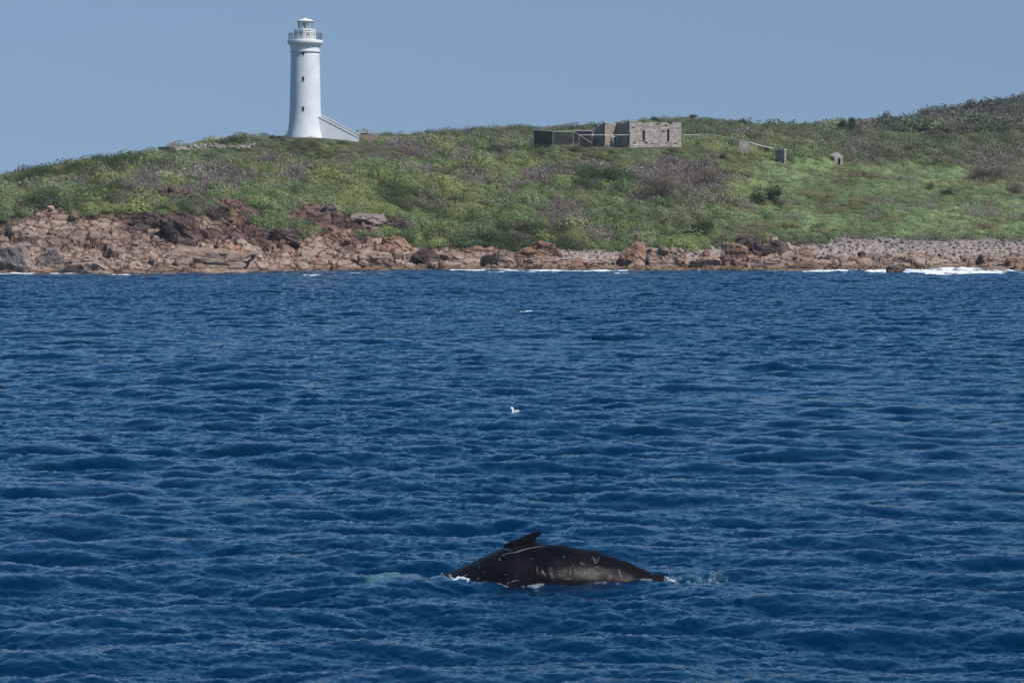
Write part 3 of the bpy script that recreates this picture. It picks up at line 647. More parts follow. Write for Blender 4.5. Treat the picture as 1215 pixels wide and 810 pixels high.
leafy('shrub', 900, 244, 28, 24, c3(DARK, 1.1), 'dark green bush, left one of the pair on the green meadow', 'shrub', 44)
leafy('shrub', 917, 242, 26, 28, c3(DARK, 1.0), 'dark green bush, taller right one of the pair on the green meadow', 'shrub', 45)
leafy('shrub', 928, 246, 14, 14, c3(BROWN, .9), 'small grey shrub at the right foot of the pair of dark bushes', 'shrub', 46, True)
leafy('shrub', 1121, 236, 22, 15, c3(DARK, .9), 'single dark green bush on the meadow at right', 'shrub', 47)
leafy('shrub', 1105, 226, 18, 13, c3(OLIVE, .8), 'olive bush just left of the single dark bush at right', 'shrub', 48)
leafy('shrub', 1175, 214, 70, 26, c3(BROWN, .8), 'broad brown scrub mound at the right edge of the meadow', 'shrub', 49, True, n=2400)
leafy('shrub', 1205, 232, 30, 26, c3(BROWN, 1.0), 'grey brown bush in front of the broad brown mound at right', 'shrub', 50, True)
leafy('shrub', 875, 176, 16, 10, c3(GREY, .9), 'grey bush below the small block of old wall', 'shrub', 51, True)
leafy('shrub', 906, 185, 20, 14, c3(DARK, .9), 'dark bush in front of the white capped wall', 'shrub', 52)
leafy('shrub', 857, 188, 14, 11, c3(BROWN, .7), 'small dark brown bush alone on the grass right of the ruin', 'shrub', 53, True)
leafy('shrub', 796, 184, 26, 9, c3(DARK, 1.1), 'low dark green bush on the grass below the ruin', 'shrub', 54)
leafy('shrub', 830, 279, 46, 24, c3(DARK, 1.2), 'dark green thicket above the second shingle gap', 'shrub', 55)
leafy('shrub', 250, 229, 34, 13, c3(DARK, 1.3), 'dark green bush on the left slope between grey shrubs', 'shrub', 56)
leafy('shrub', 365, 222, 18, 20, c3(GREY, .8), 'rounded grey shrub below the lighthouse', 'shrub', 57, True)
leafy('shrub', 666, 272, 50, 24, c3(GREY, .75), 'wide grey dead shrub low on the slope above the orange topped ridge', 'shrub', 58, True, n=2000)
leafy('shrub', 564, 222, 22, 14, c3(GREY, .85), 'grey shrub in the middle of the slope left of the ruin', 'shrub', 59, True)
leafy('shrub', 712, 206, 22, 14, c3(GREY, .85), 'grey shrub on the slope straight below the ruin', 'shrub', 60, True)
leafy('shrub', 530, 215, 24, 18, c3(GREEN, .85), 'bright green rounded bush in the middle of the slope', 'shrub', 61)
leafy('shrub', 43, 242, 22, 9, c3(DARK, 1.4), 'small dark bush low on the far left slope', 'shrub', 62)
leafy('shrub', 520, 280, 60, 20, c3(LIME, .9), 'lime green mound of scrub just above the shore rocks', 'shrub', 63, n=2200)
leafy('shrub', 578, 285, 44, 18, c3(GREEN, .8), 'green scrub mound right of the lime green one', 'shrub', 64)
# skyline trees
M_TRUNK = simple('tree bark', (.10, .08, .065), .9, .1)
for i, (u, vt, D, h, lab) in enumerate(((1152, 117, 985, 6.5, 'tallest dark tree breaking the far skyline at right'), (1168, 118, 990, 5.5, 'second dark tree on the far skyline, right of the tallest'), (1051, 131, 990, 6.0, 'lone tree at the left end of the far wooded skyline'),
        (1100, 128, 990, 5.0, 'thin tree on the middle of the far wooded skyline'), (1204, 111, 1000, 6.0, 'tree on the far skyline at the right edge'), (822, 138.5, 668, 2.2, 'small tree on the near skyline above the right end of the ruin'),
        (775, 140, 664, 2.2, 'bushy tree on the near skyline above the left part of the ruin'), (880, 141, 684, 2.2, 'low tree on the near skyline right of the ruin'), (1000, 140, 700, 2.6, 'dark bushy tree where the near ridge meets the far hill'),
        (1010, 138, 705, 2.6, 'dark bushy tree right beside the one where the ridges meet'))):
    x = (u-U0)/FPX*D; zt = CAMZ+(V0-vt)/FPX*D; z0 = gz(x, D); hh = max(h, zt-z0)
    e = empty('tree', (x, D, z0))
    V, F = tree_crown(700+i, 1500, 10); k = hh/V[:, 2].max(); V = V*np.array([h*.62, h*.62, k])
    link(bpy.data.objects.new('crown', np_mesh('crown', V, F, leaf_mat('tree leaves', c3(HAZY if D > 800 else DARK, 1.1)))), e)
    V, F = trunk_mesh(720+i); V = V*np.array([h*.62, h*.62, k]); link(bpy.data.objects.new('trunk', np_mesh('trunk', V, F, M_TRUNK)), e)
    tag(e, lab, 'tree', 'trees on the skyline')

# ------------------------------------------------------------------ lighthouse
LHD = 503.0; LS = LHD/FPX; LX = (362.2-U0)*LS; LZ = CAMZ+(V0-166.5)*LS
M_WHITE = simple('white render', (.69, .70, .72), .75, .25, 0, .09, .5, .05); M_WHITE2 = simple('white trim', (.74, .74, .75), .6, .3, 0, .03)
M_DARKM = simple('dark iron', (.035, .04, .045), .5, .4, .2); M_HOLE = simple('window dark', (.012, .013, .016), .4, .4); M_GREYM = simple('grey lantern iron', (.32, .34, .36), .4, .5, .2)
lh = tag(empty('lighthouse', (LX, LHD, LZ)), 'tall white round lighthouse tower with a stair wing on its right, standing on the ridge', 'lighthouse')
zz = lambda v: (166.5-v)*LS
rr_ = lambda px: px*LS
bm = bmesh.new()
lathe(bm, [(rr_(22.9), -1.5), (rr_(22.6), zz(166)), (rr_(21.4), zz(160)), (rr_(20.3), zz(154)), (rr_(19.4), zz(147)), (rr_(18.75), zz(140)), (rr_(18.35), zz(130)), (rr_(17.9), zz(110)), (rr_(17.5), zz(90)), (rr_(17.0), zz(66)), (rr_(16.9), zz(61.5))], 96)
bm_obj('tower', bm, M_WHITE, lh, True)
bm = bmesh.new(); lathe(bm, [(rr_(16.8), zz(62.4)), (rr_(18.2), zz(62.2)), (rr_(18.3), zz(60.6)), (rr_(16.8), zz(60.2))], 96); bm_obj('string_course', bm, M_WHITE2, lh)
bm = bmesh.new()
lathe(bm, [(rr_(16.8), zz(61.4)), (rr_(17.0), zz(60.0)), (rr_(17.3), zz(57.5)), (rr_(17.9), zz(55.3)), (rr_(18.9), zz(53.6)), (rr_(20.0), zz(52.6)), (rr_(20.8), zz(52.2)), (rr_(21.2), zz(51.2)), (rr_(21.2), zz(49.2)), (rr_(20.9), zz(48.2)), (rr_(5), zz(48.0))], 96)
bm_obj('gallery', bm, M_WHITE2, lh)
bm = bmesh.new()
for i in range(40):
    a = 2*math.pi*i/40; x, y = rr_(19.8)*math.cos(a), rr_(19.8)*math.sin(a); tube(bm, (x, y, zz(48.2)), (x, y, zz(40.2)), .035, n=5)
for v in (40.2, 42.2, 44.2, 46.0):
    P = [(rr_(19.8)*math.cos(2*math.pi*i/40), rr_(19.8)*math.sin(2*math.pi*i/40), zz(v)) for i in range(41)]; polyline(bm, P, .045 if v < 41 else .03, 5)
bm_obj('railing', bm, simple('gallery iron', (.13, .135, .14), .5, .4), lh)
bm = bmesh.new(); lathe(bm, [(rr_(12.8), zz(48.1)), (rr_(12.8), zz(37.2)), (rr_(13.2), zz(37.0)), (rr_(13.2), zz(35.4)), (rr_(8), zz(34.6))], 10, True, .2); bm_obj('watch_room', bm, M_WHITE, lh)
for i in range(4):
    bm = bmesh.new(); a = R(-150+40*i); c_, s__ = math.cos(a)*rr_(12.2), math.sin(a)*rr_(12.2); tube(bm, (c_, s__, zz(41.5)), (c_*1.04, s__*1.04, zz(41.5)), .14, n=10); bm_obj('vent', bm, M_DARKM, lh)
bm = bmesh.new(); lathe(bm, [(rr_(7.2), zz(35.0)), (rr_(8.6), zz(35.0)), (rr_(8.6), zz(34.2)), (rr_(7.2), zz(34.2))], 24); 
for i in range(12):
    a = 2*math.pi*(i+.3)/12; tube(bm, (rr_(7.9)*math.cos(a), rr_(7.9)*math.sin(a), zz(34.4)), (rr_(8.9)*math.cos(a), rr_(8.9)*math.sin(a), zz(25.8)), .06, n=5)
bm_obj('lantern_frame', bm, M_GREYM, lh)
gl, n, l, b = mat('lantern glass'); b.inputs['Base Color'].default_value = (.75, .85, .85, 1); b.inputs['Roughness'].default_value = .05; b.inputs['Alpha'].default_value = .28
tn = n.new('ShaderNodeTexNoise'); tn.inputs['Scale'].default_value = .8; rp = n.new('ShaderNodeMapRange'); rp.inputs['To Min'].default_value = .03; rp.inputs['To Max'].default_value = .12; l.new(tn.outputs[0], rp.inputs[0]); l.new(rp.outputs[0], b.inputs['Roughness'])
bm = bmesh.new(); lathe(bm, [(rr_(7.8), zz(34.3)), (rr_(8.8), zz(25.9))], 12, False, 2*math.pi*.3/12); bm_obj('lantern_glass', bm, gl, lh)
bm = bmesh.new(); lathe(bm, [(.18, zz(34.4)), (.22, zz(32)), (.42, zz(31)), (.46, zz(29)), (.38, zz(27.6)), (.1, zz(27))], 16); bm_obj('lamp', bm, M_DARKM, lh)
bm = bmesh.new(); lathe(bm, [(rr_(9.0), zz(26.0)), (rr_(9.9), zz(25.8)), (rr_(9.9), zz(25.0)), (rr_(7.5), zz(23.9)), (rr_(4), zz(23.0)), (rr_(1.6), zz(22.5)), (.12, zz(22.2)), (.06, zz(21.2))], 32); bm_obj('roof', bm, M_WHITE2, lh)
for v, hp in ((64, 5.0), (94.5, 5.0), (130, 5.2)):
    rad = rr_(np.interp(v, [66, 90, 110, 130], [17, 17.5, 17.9, 18.35])); a = math.asin(-1.2/18); bm = bmesh.new(); box(bm, -.17, .17, -.04, .3, -hp*LS/2, hp*LS/2)
    wd = bm_obj('window', bm, M_HOLE, lh); wd.location = (math.sin(a)*rad, -math.cos(a)*rad, zz(v)); wd.rotation_euler = (0, 0, a)
    bm = bmesh.new(); box(bm, -.2, .2, -.06, .2, -.03, .03); sl_ = bm_obj('sill', bm, M_WHITE2, wd); sl_.location = (0, 0, -hp*LS/2-.06)
sw = [((381.0-362.2)*LS, zz(140.5)), ((425.5-362.2)*LS, zz(163.6)), ((425.5-362.2)*LS, zz(172)), ((376-362.2)*LS, zz(172)), ((376-362.2)*LS, zz(140.5))]
for nm, y0, dz in (('stair_wall', -1.35, 0), ('stair_wall', 1.0, .55)):
    bm = bmesh.new(); prism(bm, [(x, z+(dz if i in (0, 1, 4) else 0)) for i, (x, z) in enumerate(sw)], y0, y0+.35); ww = bm_obj(nm, bm, M_WHITE, lh)
    bm = bmesh.new(); x0, z0 = sw[0]; x1, z1 = sw[1]; x0 = x0-.35
    prism(bm, [(x0, z0+.17+dz+.0), (x1+.1, z1+dz-.01), (x1+.1, z1+.16+dz), (x0, z0+.34+dz)], y0-.08, y0+.43); bm_obj('coping', bm, M_WHITE2, ww)
bm = bmesh.new()
for i in range(24):
    t0, t1 = i/24, (i+1)/24; xa, xb = sw[0][0]+(sw[1][0]-sw[0][0])*t0, sw[0][0]+(sw[1][0]-sw[0][0])*t1; box(bm, xa, xb, -.99, .99, -1.0, sw[0][1]+(sw[1][1]-sw[0][1])*t1-.45)
bm_obj('stair', bm, simple('grey stair', (.3, .29, .28), .8), lh)
# weathered patch of rust at the foot of the tower wall: iron rungs
M_RUST = simple('rust', (.22, .13, .07), .8)
for i in range(5):
    bm = bmesh.new(); a = R(-62); rad = rr_(21.2-.45*i)+.03; tube(bm, (rad*math.cos(a)-.22, rad*math.sin(a), zz(162-2*i)), (rad*math.cos(a)+.22, rad*math.sin(a)+.12, zz(162-2*i)), .03, n=5); bm_obj('rung', bm, M_RUST, lh)

# ------------------------------------------------------------------ stone ruin
def stone_mat(name, c1, c2, mort, sx=.9, sy=.34):
    m, n, l, b = mat(name); co = n.new('ShaderNodeTexCoord'); mp = n.new('ShaderNodeMapping'); mp.inputs['Rotation'].default_value = (R(90), 0, 0)
    br = n.new('ShaderNodeTexBrick'); br.inputs['Scale'].default_value = 1.0; br.inputs['Brick Width'].default_value = sx; br.inputs['Row Height'].default_value = sy; br.inputs['Mortar Size'].default_value = .035; br.inputs['Bias'].default_value = .1
    br.inputs['Color1'].default_value = (*c1, 1); br.inputs['Color2'].default_value = (*c2, 1); br.inputs['Mortar'].default_value = (*mort, 1)
    sp = n.new('ShaderNodeSeparateXYZ'); ad = n.new('ShaderNodeMath'); cb = n.new('ShaderNodeCombineXYZ')
    l.new(co.outputs['Object'], sp.inputs[0]); l.new(sp.outputs[0], ad.inputs[0]); l.new(sp.outputs[1], ad.inputs[1]); l.new(ad.outputs[0], cb.inputs[0]); l.new(sp.outputs[2], cb.inputs[1]); l.new(cb.outputs[0], br.inputs['Vector'])
    t = n.new('ShaderNodeTexNoise'); t.inputs['Scale'].default_value = 1.3; t.inputs['Detail'].default_value = 6; l.new(co.outputs['Object'], t.inputs['Vector'])
    r = n.new('ShaderNodeMapRange'); r.inputs['From Min'].default_value = .3; r.inputs['From Max'].default_value = .7; r.inputs['To Min'].default_value = .65; r.inputs['To Max'].default_value = 1.25; l.new(t.outputs[0], r.inputs[0])
    s = n.new('ShaderNodeVectorMath'); s.operation = 'SCALE'; l.new(br.outputs[0], s.inputs[0]); l.new(r.outputs[0], s.inputs['Scale']); l.new(s.outputs[0], b.inputs['Base Color'])
    b.inputs['Roughness'].default_value = .9; b.inputs['Specular IOR Level'].default_value = .15
    bp = n.new('ShaderNodeBump'); bp.inputs['Strength'].default_value = .8; bp.inputs['Distance'].default_value = .06; l.new(br.outputs['Fac'], bp.inputs['Height']); bp.invert = True; l.new(bp.outputs[0], b.inputs['Normal'])
    return m
M_STONE = stone_mat('ruin stone', (.55, .49, .445), (.38, .33, .30), (.22, .19, .17)); M_STONE2 = stone_mat('ruin rubble stone', (.58, .46, .35), (.42, .35, .29), (.18, .15, .13), .6, .28)
def ragged(L, h, rnd, lo=-.42, hi=.10, step=.5):
    x, P = 0.0, []
    while x < L:
        z = h+rnd.uniform(lo, hi)*(rnd.random() < .4); nx = min(L, x+step*rnd.uniform(.6, 1.7)); P += [(x, z), (nx, z)]; x = nx
    return P
def wall_part(parent, p0, p1, h, seed, m, th=.5, openings=(), h1=None, name='wall', zb=-1.2):
    """stone wall from p0 to p1 (local xy), ragged top; openings = (x0, x1, z0, z1)"""
    p0, p1 = Vector((*p0, 0)), Vector((*p1, 0)); L = (p1-p0).length; rnd = random.Random(seed); bm = bmesh.new()
    xs = [0.0]; 
    for o in openings: xs += [o[0], o[1]]
    xs += [L]
    hh = lambda x: h+((h1-h)*x/L if h1 is not None else 0)
    for i in range(0, len(xs), 2):
        a, b_ = xs[i], xs[i+1]
        T = [(a+x, hh(a+x)+z) for x, z in ragged(b_-a, 0, rnd)]
        prism(bm, [(a, zb)]+T+[(b_, zb)], 0, th)
    for (a, b_, z0, z1) in openings:
        prism(bm, [(a, zb), (a, z0), (b_, z0), (b_, zb)], .005, th-.005)
        if z1 < h-.1: prism(bm, [(a, z1), (a, h-.12), (b_, h-.2), (b_, z1)], .005, th-.005)
    o = bm_obj(name, bm, m, parent); d = p1-p0; o.location = p0; o.rotation_euler = (0, 0, math.atan2(d.y, d.x))
    return o
RD = 503.0; RS = RD/FPX; RX = (747-U0)*RS; RZ = CAMZ+(V0-173)*RS; RA = R(24)
ru = tag(empty('stone_ruin', (RX, RD, RZ), RA), 'roofless ruined stone house with two narrow windows, right of the lighthouse', 'ruin')
FL = 63*RS/math.cos(RA); DP = 14*RS/math.sin(RA)
fw = wall_part(ru, (0, 0), (FL, 0), 28.3*RS, 1, M_STONE, .55, [(2.55, 3.05, .9, 2.75), (7.45, 7.9, .8, 3.0)])
M_OPENSHADE = simple('opening shade fill', (.02, .022, .026), .8)  # near-black boards put in so the roofless openings look shaded
for (a, b_, z0, z1) in ((2.55, 3.05, .9, 2.75), (7.45, 7.9, .8, 3.0)):
    bm = bmesh.new(); box(bm, a-.02, b_+.02, .26, .34, z0-.02, z1+.02); wn = bm_obj('window', bm, M_OPENSHADE, fw)
    bm = bmesh.new(); box(bm, a-.12, b_+.12, -.06, .24, z0-.14, z0-.002); bm_obj('sill', bm, M_STONE2, wn)
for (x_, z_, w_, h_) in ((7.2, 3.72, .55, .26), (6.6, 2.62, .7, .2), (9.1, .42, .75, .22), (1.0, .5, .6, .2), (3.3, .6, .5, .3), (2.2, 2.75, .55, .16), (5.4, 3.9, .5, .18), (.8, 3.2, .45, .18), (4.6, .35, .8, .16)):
    bm = bmesh.new(); box(bm, x_-w_/2, x_+w_/2, -.004, .1, z_-h_/2, z_+h_/2); bm_obj('stone_gap_shade', bm, M_OPENSHADE, fw)  # flat dark boxes paint the shade of gaps in the stonework
wall_part(ru, (0, DP), (0, .01), 28.5*RS, 2, M_STONE2, .5)
wall_part(ru, (FL-.51, .56), (FL-.51, DP), 28.3*RS, 3, M_STONE, .5)
wall_part(ru, (0.01, DP+.01), (FL, DP+.01), 26*RS, 4, M_STONE, .5)
PW = 14.5*RS/math.cos(RA)
wall_part(ru, (-PW, DP+.02), (-.02, DP+.02), 28.0*RS, 5, M_STONE2, .5)
DP2 = 10*RS/math.sin(RA)
wall_part(ru, (-PW, DP+DP2), (-PW, DP+.03), 25*RS, 6, M_STONE2, .5, h1=28*RS)
wall_part(ru, (-PW-1.15, DP+DP2+.02), (-PW-.02, DP+DP2+.02), 15*RS, 7, M_STONE, .5, h1=20*RS)
M_COP = simple('pale coping', (.6, .57, .52), .8)
for q in ((-PW-.1, -PW+.35, DP-.12, DP+.2, 28.1*RS, 29.3*RS), (-.1, 1.5, -.1, .5, 28.7*RS, 29.3*RS)): bm = bmesh.new(); box(bm, *q); bm_obj('coping', bm, M_COP, ru)
# timber props inside the open bay
M_PALE = simple('weathered pale timber', (.55, .52, .48), .8); M_RAIL = simple('white painted rail', (.66, .65, .62), .6)
bm = bmesh.new()
for dx_, hp in ((-.45, 12), (-.95, 7), (-1.3, 14)): box(bm, dx_-.07, dx_+.07, DP-1.1, DP-.96, -.6, hp*RS)
box(bm, -1.6, -.2, DP-1.12, DP-1.0, 11*RS, 12*RS); bm_obj('timber_prop', bm, M_PALE, ru)

def rail_fence(name, pts, m, r, label, cat, post_every=2.4, post_h=1.0, group=None):
    """posts and a top rail along world points"""
    e = tag(empty(name, pts[0]), label, cat, group); o = Vector(pts[0]); bm = bmesh.new(); polyline(bm, [Vector(p)-o for p in pts], r, 6); bm_obj('rail', bm, m, e)
    for a, b_ in zip(pts, pts[1:]):
        a, b_ = Vector(a), Vector(b_); k = max(1, int((b_-a).length/post_every))
        for i in range(k):
            p = a.lerp(b_, i/k)-o; bm = bmesh.new(); tube(bm, (0, 0, -post_h), (0, 0, -.03), r*.45, n=6); q = bm_obj('post', bm, M_PALE, e); q.location = p
    return e
pt = lambda u, v, D: ((u-U0)/FPX*D, D, CAMZ+(V0-v)/FPX*D)
rail_fence('path_railing', [pt(687, 160.3, 501), pt(746, 160.3, 501)], M_RAIL, .06, 'white railing running level across the open left part of the ruin', 'railing', 8, 1.7)
rail_fence('path_railing', [pt(811, 160.3, 507), pt(830, 160.2, 508)], M_RAIL, .06, 'short level white railing starting at the right corner of the ruin', 'railing', 5, 1.7)
rail_fence('path_railing', [pt(830, 158.5, 512), pt(850, 161, 511), pt(866, 163.5, 510), pt(876, 166, 509)], M_RAIL, .03, 'white railing sloping down over the grass right of the ruin', 'railing', 6.0, 1.2)
# mesh security fence left of the ruin
def mesh_panel(a, b_, h, label, brace=False):
    a, b_ = Vector(a), Vector(b_); e = tag(empty('mesh_fence', a), label, 'fence', 'mesh fence panels beside the ruin'); L = (b_-a).length; dr = (b_-a)/L
    e.rotation_euler = (0, 0, math.atan2(dr.y, dr.x)); dzl = b_.z-a.z
    bm = bmesh.new(); n_ = int(L/.085)
    for i in range(n_+1): x = L*i/n_; box(bm, x-.028, x+.028, -.015, .015, dzl*i/n_-h-1, dzl*i/n_-.04)
    for j in range(int(h/.14)): z = -h+.14*j+.07; box(bm, 0, L, .0155, .035, z-.025+min(0, dzl), z+.025+min(0, dzl))
    bm_obj('wire_mesh', bm, M_DARKM, e)
    bm = bmesh.new(); tube(bm, (0, -.03, 0), (L, -.03, dzl), .06, n=6); bm_obj('top_rail', bm, simple('galvanised rail', (.5, .5, .48), .5, .5, .3), e)
    for x in (0.0, L):
        bm = bmesh.new(); tube(bm, (x, -.04, -h-1), (x, -.04, .06+dzl*(x > 0)), .05, n=6); bm_obj('post', bm, simple('galvanised post', (.3, .31, .31), .5, .5, .3), e)
    if brace:
        bm = bmesh.new(); tube(bm, (0.1, -.1, -.2), (L-.2, -.1, -h+.3), .045, n=6); bm_obj('brace', bm, M_PALE, e)
mesh_panel(pt(633, 154, 505), pt(656, 155.8, 503), 17*RS, 'left panel of the dark mesh fence beside the ruin')
mesh_panel(pt(656.2, 156.3, 503), pt(680, 156.3, 503), 16*RS, 'middle panel of the dark mesh fence beside the ruin')
mesh_panel(pt(680.2, 155.2, 504), pt(702, 155.2, 507), 16*RS, 'right panel of the dark mesh fence, with a diagonal brace, touching the ruin', True)

# bits of old wall to the right
def stone_block(name, u0, u1, vt, vb, D, th, m, label, rz=0.0, cap=None, seed=1):
    s = D/FPX; e = tag(empty(name, ((u0-U0)*s, D, CAMZ+(V0-vb)*s), rz), label, 'wall')
    wall_part(e, (0, 0), ((u1-u0)*s/math.cos(rz), 0), (vb-vt)*s, seed, m, th)
    if cap:
        bm = bmesh.new(); box(bm, -.15, (u1-u0)*s/math.cos(rz)+.1, -.1, th+.1, (vb-vt)*s+.02, (vb-vt)*s+.17); bm_obj('capping', bm, cap, e)
    return e
stone_block('wall_remnant', 877, 888, 165.5, 173, 512, .6, M_STONE, 'small block of old grey wall on the grass right of the ruin', 0, None, 21)
stone_block('retaining_wall', 920, 929, 178.5, 187.5, 512, .4, M_STONE2, 'dark shaded wall with a white capping, between the ruin and the small hut', -R(62), M_RAIL, 22)
rail_fence('path_kerb', [pt(889, 168.5, 513), pt(897, 171.5, 513), pt(905, 173.5, 513), pt(918, 176.5, 513)], M_RAIL, .1, 'broken white rail stepping down from the old wall block to the capped wall', 'railing', 2.0, 1.4)
stone_block('low_wall', 428, 447, 158, 168, 512, .5, simple('pinkish old brick', (.34, .25, .22), .9, .1), 'low pinkish broken wall just right of the lighthouse stair', 0, M_PALE, 23)
HD = ground(997, 196, 480).y+1; hs = HD/FPX; ht = tag(empty('stone_hut', ((990-U0)*hs, HD, CAMZ+(V0-196.5)*hs), R(14)), 'tiny pale stone hut with a gable and a dark doorway, alone on the meadow', 'hut')
M_HUT = stone_mat('hut stone', (.56, .52, .45), (.46, .43, .37), (.3, .27, .24), .5, .25)
bm = bmesh.new(); W_ = 10.5*hs; hw = 11*hs; gp = 15*hs
prism(bm, [(0, -1), (0, hw), (W_/2, gp), (W_, hw), (W_, -1), (W_*.72, -1), (W_*.72, 8.5*hs), (W_*.38, 8.5*hs), (W_*.38, -1)], 0, .3)
box(bm, .002, .3, .3, 2.4, -1, hw-.01); box(bm, W_-.3, W_-.002, .3, 2.4, -1, hw-.01); box(bm, 0, W_, 2.4, 2.7, -1, hw); bm_obj('wall', bm, M_HUT, ht)
bm = bmesh.new(); prism(bm, [(-.12, hw-.1), (W_/2, gp+.02), (W_+.12, hw-.1), (W_+.12, hw+.04), (W_/2, gp+.16), (-.12, hw+.04)], .31, 2.8); bm_obj('roof', bm, simple('hut roof', (.42, .39, .35), .9), ht)
bm = bmesh.new(); box(bm, W_*.38, W_*.72, .2, .27, -.9, 8.4*hs); bm_obj('doorway_shade', bm, M_OPENSHADE, ht)
# line of pale stones on the ridge left of the lighthouse
sw_ = tag(empty('rubble_wall', ground(250, 182)), 'low tumbled wall of pale stones along the ridge, left of the lighthouse', 'wall'); V_, F_ = [], []; o0 = sw_.location; g = np.random.default_rng(5); off = 0
PST = rock_mat('pale wall stone', (.26, .24, .20), (.36, .33, .28), (.46, .43, .38), 2)
for i in range(120):
    u = 208+94*g.random(); D = 478+g.normal()*1.2+(u-208)*.12; x = (u-U0)/FPX*D; z = gz(x, D); s = (.13+.26*g.random())*(1.3 if u < 235 else .9)
    V, F = rock_shape(800+i % 9, 1, 10, 0, (1, .9, .8)); V_.append(V*s+np.array([x, D, z+.75+.6*g.random()**2])-np.array(o0)); F_.append(F+off); off += len(V)
link(bpy.data.objects.new('stones', np_mesh('stones', np.concatenate(V_), np.concatenate(F_), PST)), sw_)
p = ground(197, 180); bm = bmesh.new(); box(bm, -1.3, 1.3, -.5, .5, .5, 1.25); box(bm, -1.5, 1.5, -.6, .6, 1.26, 1.4); box(bm, -1.1, -.8, -.4, .4, -.5, .49); box(bm, .8, 1.1, -.4, .4, -.5, .49)
o = bm_obj('concrete_slab', bm, simple('old dark concrete', (.12, .115, .11), .9)); o.location = p; tag(o, 'dark flat slab at the left end of the pale stone line', 'slab')

# ------------------------------------------------------------------ whale
WH = (WHX, WHY, 0.0)
top = np.array([(-6.6, -2.6), (-5.6, -1.75), (-4.4, -.95), (-3.4, -.42), (-2.7, -.17), (-2.19, .09), (-1.54, .385), (-.95, .655), (-.5, .71), (-.08, .73), (.3, .695), (.57, .645), (1.05, .535), (1.54, .35), (1.94, .18), (2.22, .045), (2.7, -.38), (3.4, -1.1), (4.2, -2.0), (5.0, -2.9)])
hh = np.array([.12, .62, .95, 1.12, 1.2, 1.2, 1.15, 1.08, 1.0, .95, .9, .85, .76, .66, .57, .50, .42, .32, .22, .1])
hw = np.array([.15, .7, 1.0, 1.2, 1.28, 1.25, 1.18, 1.08, 1.0, .93, .85, .79, .66, .55, .47, .40, .33, .25, .2, .12])
ts = np.linspace(0, len(top)-1, 110); ii = np.arange(len(top))
def smooth_interp(y):   # Catmull-Rom
    o = []
    for t in ts:
        i = min(int(t), len(y)-2); f = t-i; p0, p1, p2, p3 = y[max(i-1, 0)], y[i], y[i+1], y[min(i+2, len(y)-1)]
        o.append(.5*(2*p1+(p2-p0)*f+(2*p0-5*p1+4*p2-p3)*f*f+(3*p1-p0-3*p2+p3)*f**3))
    return np.array(o)
TXw, TZw, HH, HW = smooth_interp(top[:, 0]), smooth_interp(top[:, 1]), smooth_interp(hh), smooth_interp(hw)
NS = 72; bm = bmesh.new(); rings = []
for x, zt, a, b_ in zip(TXw, TZw, HH, HW):
    ring = []
    ridge = float(sstep(-1.4, -.2, np.array(x)))*.75
    for j in range(NS):
        th = 2*math.pi*j/NS; c_, s__ = math.cos(th), math.sin(th)   # th=0 is the top
        y = b_*s__*(1-.22*ridge*max(c_, 0)**2); z = a*c_
        if x > .2 and c_ > .9: z += .03*ridge*max(0, math.sin(x*9.5))*(c_-.9)*10   # knuckles behind the fin
        ring.append(bm.verts.new((x, y, zt-a+z)))
    rings.append(ring)
for A, Bq in zip(rings, rings[1:]):
    for j in range(NS): bm.faces.new((A[j], A[(j+1) % NS], Bq[(j+1) % NS], Bq[j]))
bm.faces.new(rings[0]); bm.faces.new(rings[-1][::-1])
def blade(outline, thick, fx):
    """flat fin: outline in (a, b), lens-shaped section, fx maps (a, b, t) to whale space"""
    n_ = len(outline); cx = sum(p[0] for p in outline)/n_; cy = sum(p[1] for p in outline)/n_; layers = []
    for sft, tt in ((.0, -1.0), (.0, 1.0)): layers.append(bm.verts.new(fx(cx, cy, tt*thick)))
    mids = [[bm.verts.new(fx(cx+(p[0]-cx)*k, cy+(p[1]-cy)*k, sg*thick*w_)) for p in outline] for k, sg, w_ in ((.55, -1, .9), (.86, -1, .55), (1, 0, 0), (.86, 1, .55), (.55, 1, .9))]
    for j in range(n_):
        q = (j+1) % n_; bm.faces.new((layers[0], mids[0][q], mids[0][j])); bm.faces.new((layers[1], mids[4][j], mids[4][q]))
        for A, Bq in zip(mids, mids[1:]): bm.faces.new((A[j], A[q], Bq[q], Bq[j]))
fin = [(-1.0, .50), (-.92, .73), (-.75, .80), (-.58, .875), (-.42, .94), (-.33, .975), (-.26, .985), (-.205, .965), (-.195, .92), (-.285, .875), (-.32, .81), (-.27, .74), (-.1, .68), (.05, .55), (-.5, .4)]
blade(fin, .11, lambda a, b_, t: (a, .10+t*(1.0+1.6*max(0, .95-b_)), b_))
fluke = [(0, -.25), (.35, -.8), (.9, -1.6), (1.15, -1.75), (1.1, -1.2), (.95, -.5), (.85, 0), (.95, .5), (1.1, 1.2), (1.15, 1.75), (.9, 1.6), (.35, .8), (0, .25)]
blade(fluke, .06, lambda a, b_, t: (4.8+a*.7, b_, -3.05-a*.7+t))
for sg in (-1, 1):
    flip = [(0, 0), (.55, .05), (1.1, 1.0), (1.7, 2.4), (1.75, 2.9), (1.4, 2.7), (.7, 1.5), (.1, .6)]
    blade(flip, .07, lambda a, b_, t: (-4.0+a, sg*(.85+b_*.75), -1.9-b_*.35+t))
me = bpy.data.meshes.new('whale'); bmesh.ops.recalc_face_normals(bm, faces=bm.faces); bm.to_mesh(me); bm.free()
tmp = bpy.data.objects.new('whale', me); COL.objects.link(tmp)
md = tmp.modifiers.new('fuse', 'REMESH'); md.mode = 'VOXEL'; md.voxel_size = .019; md.use_smooth_shade = True
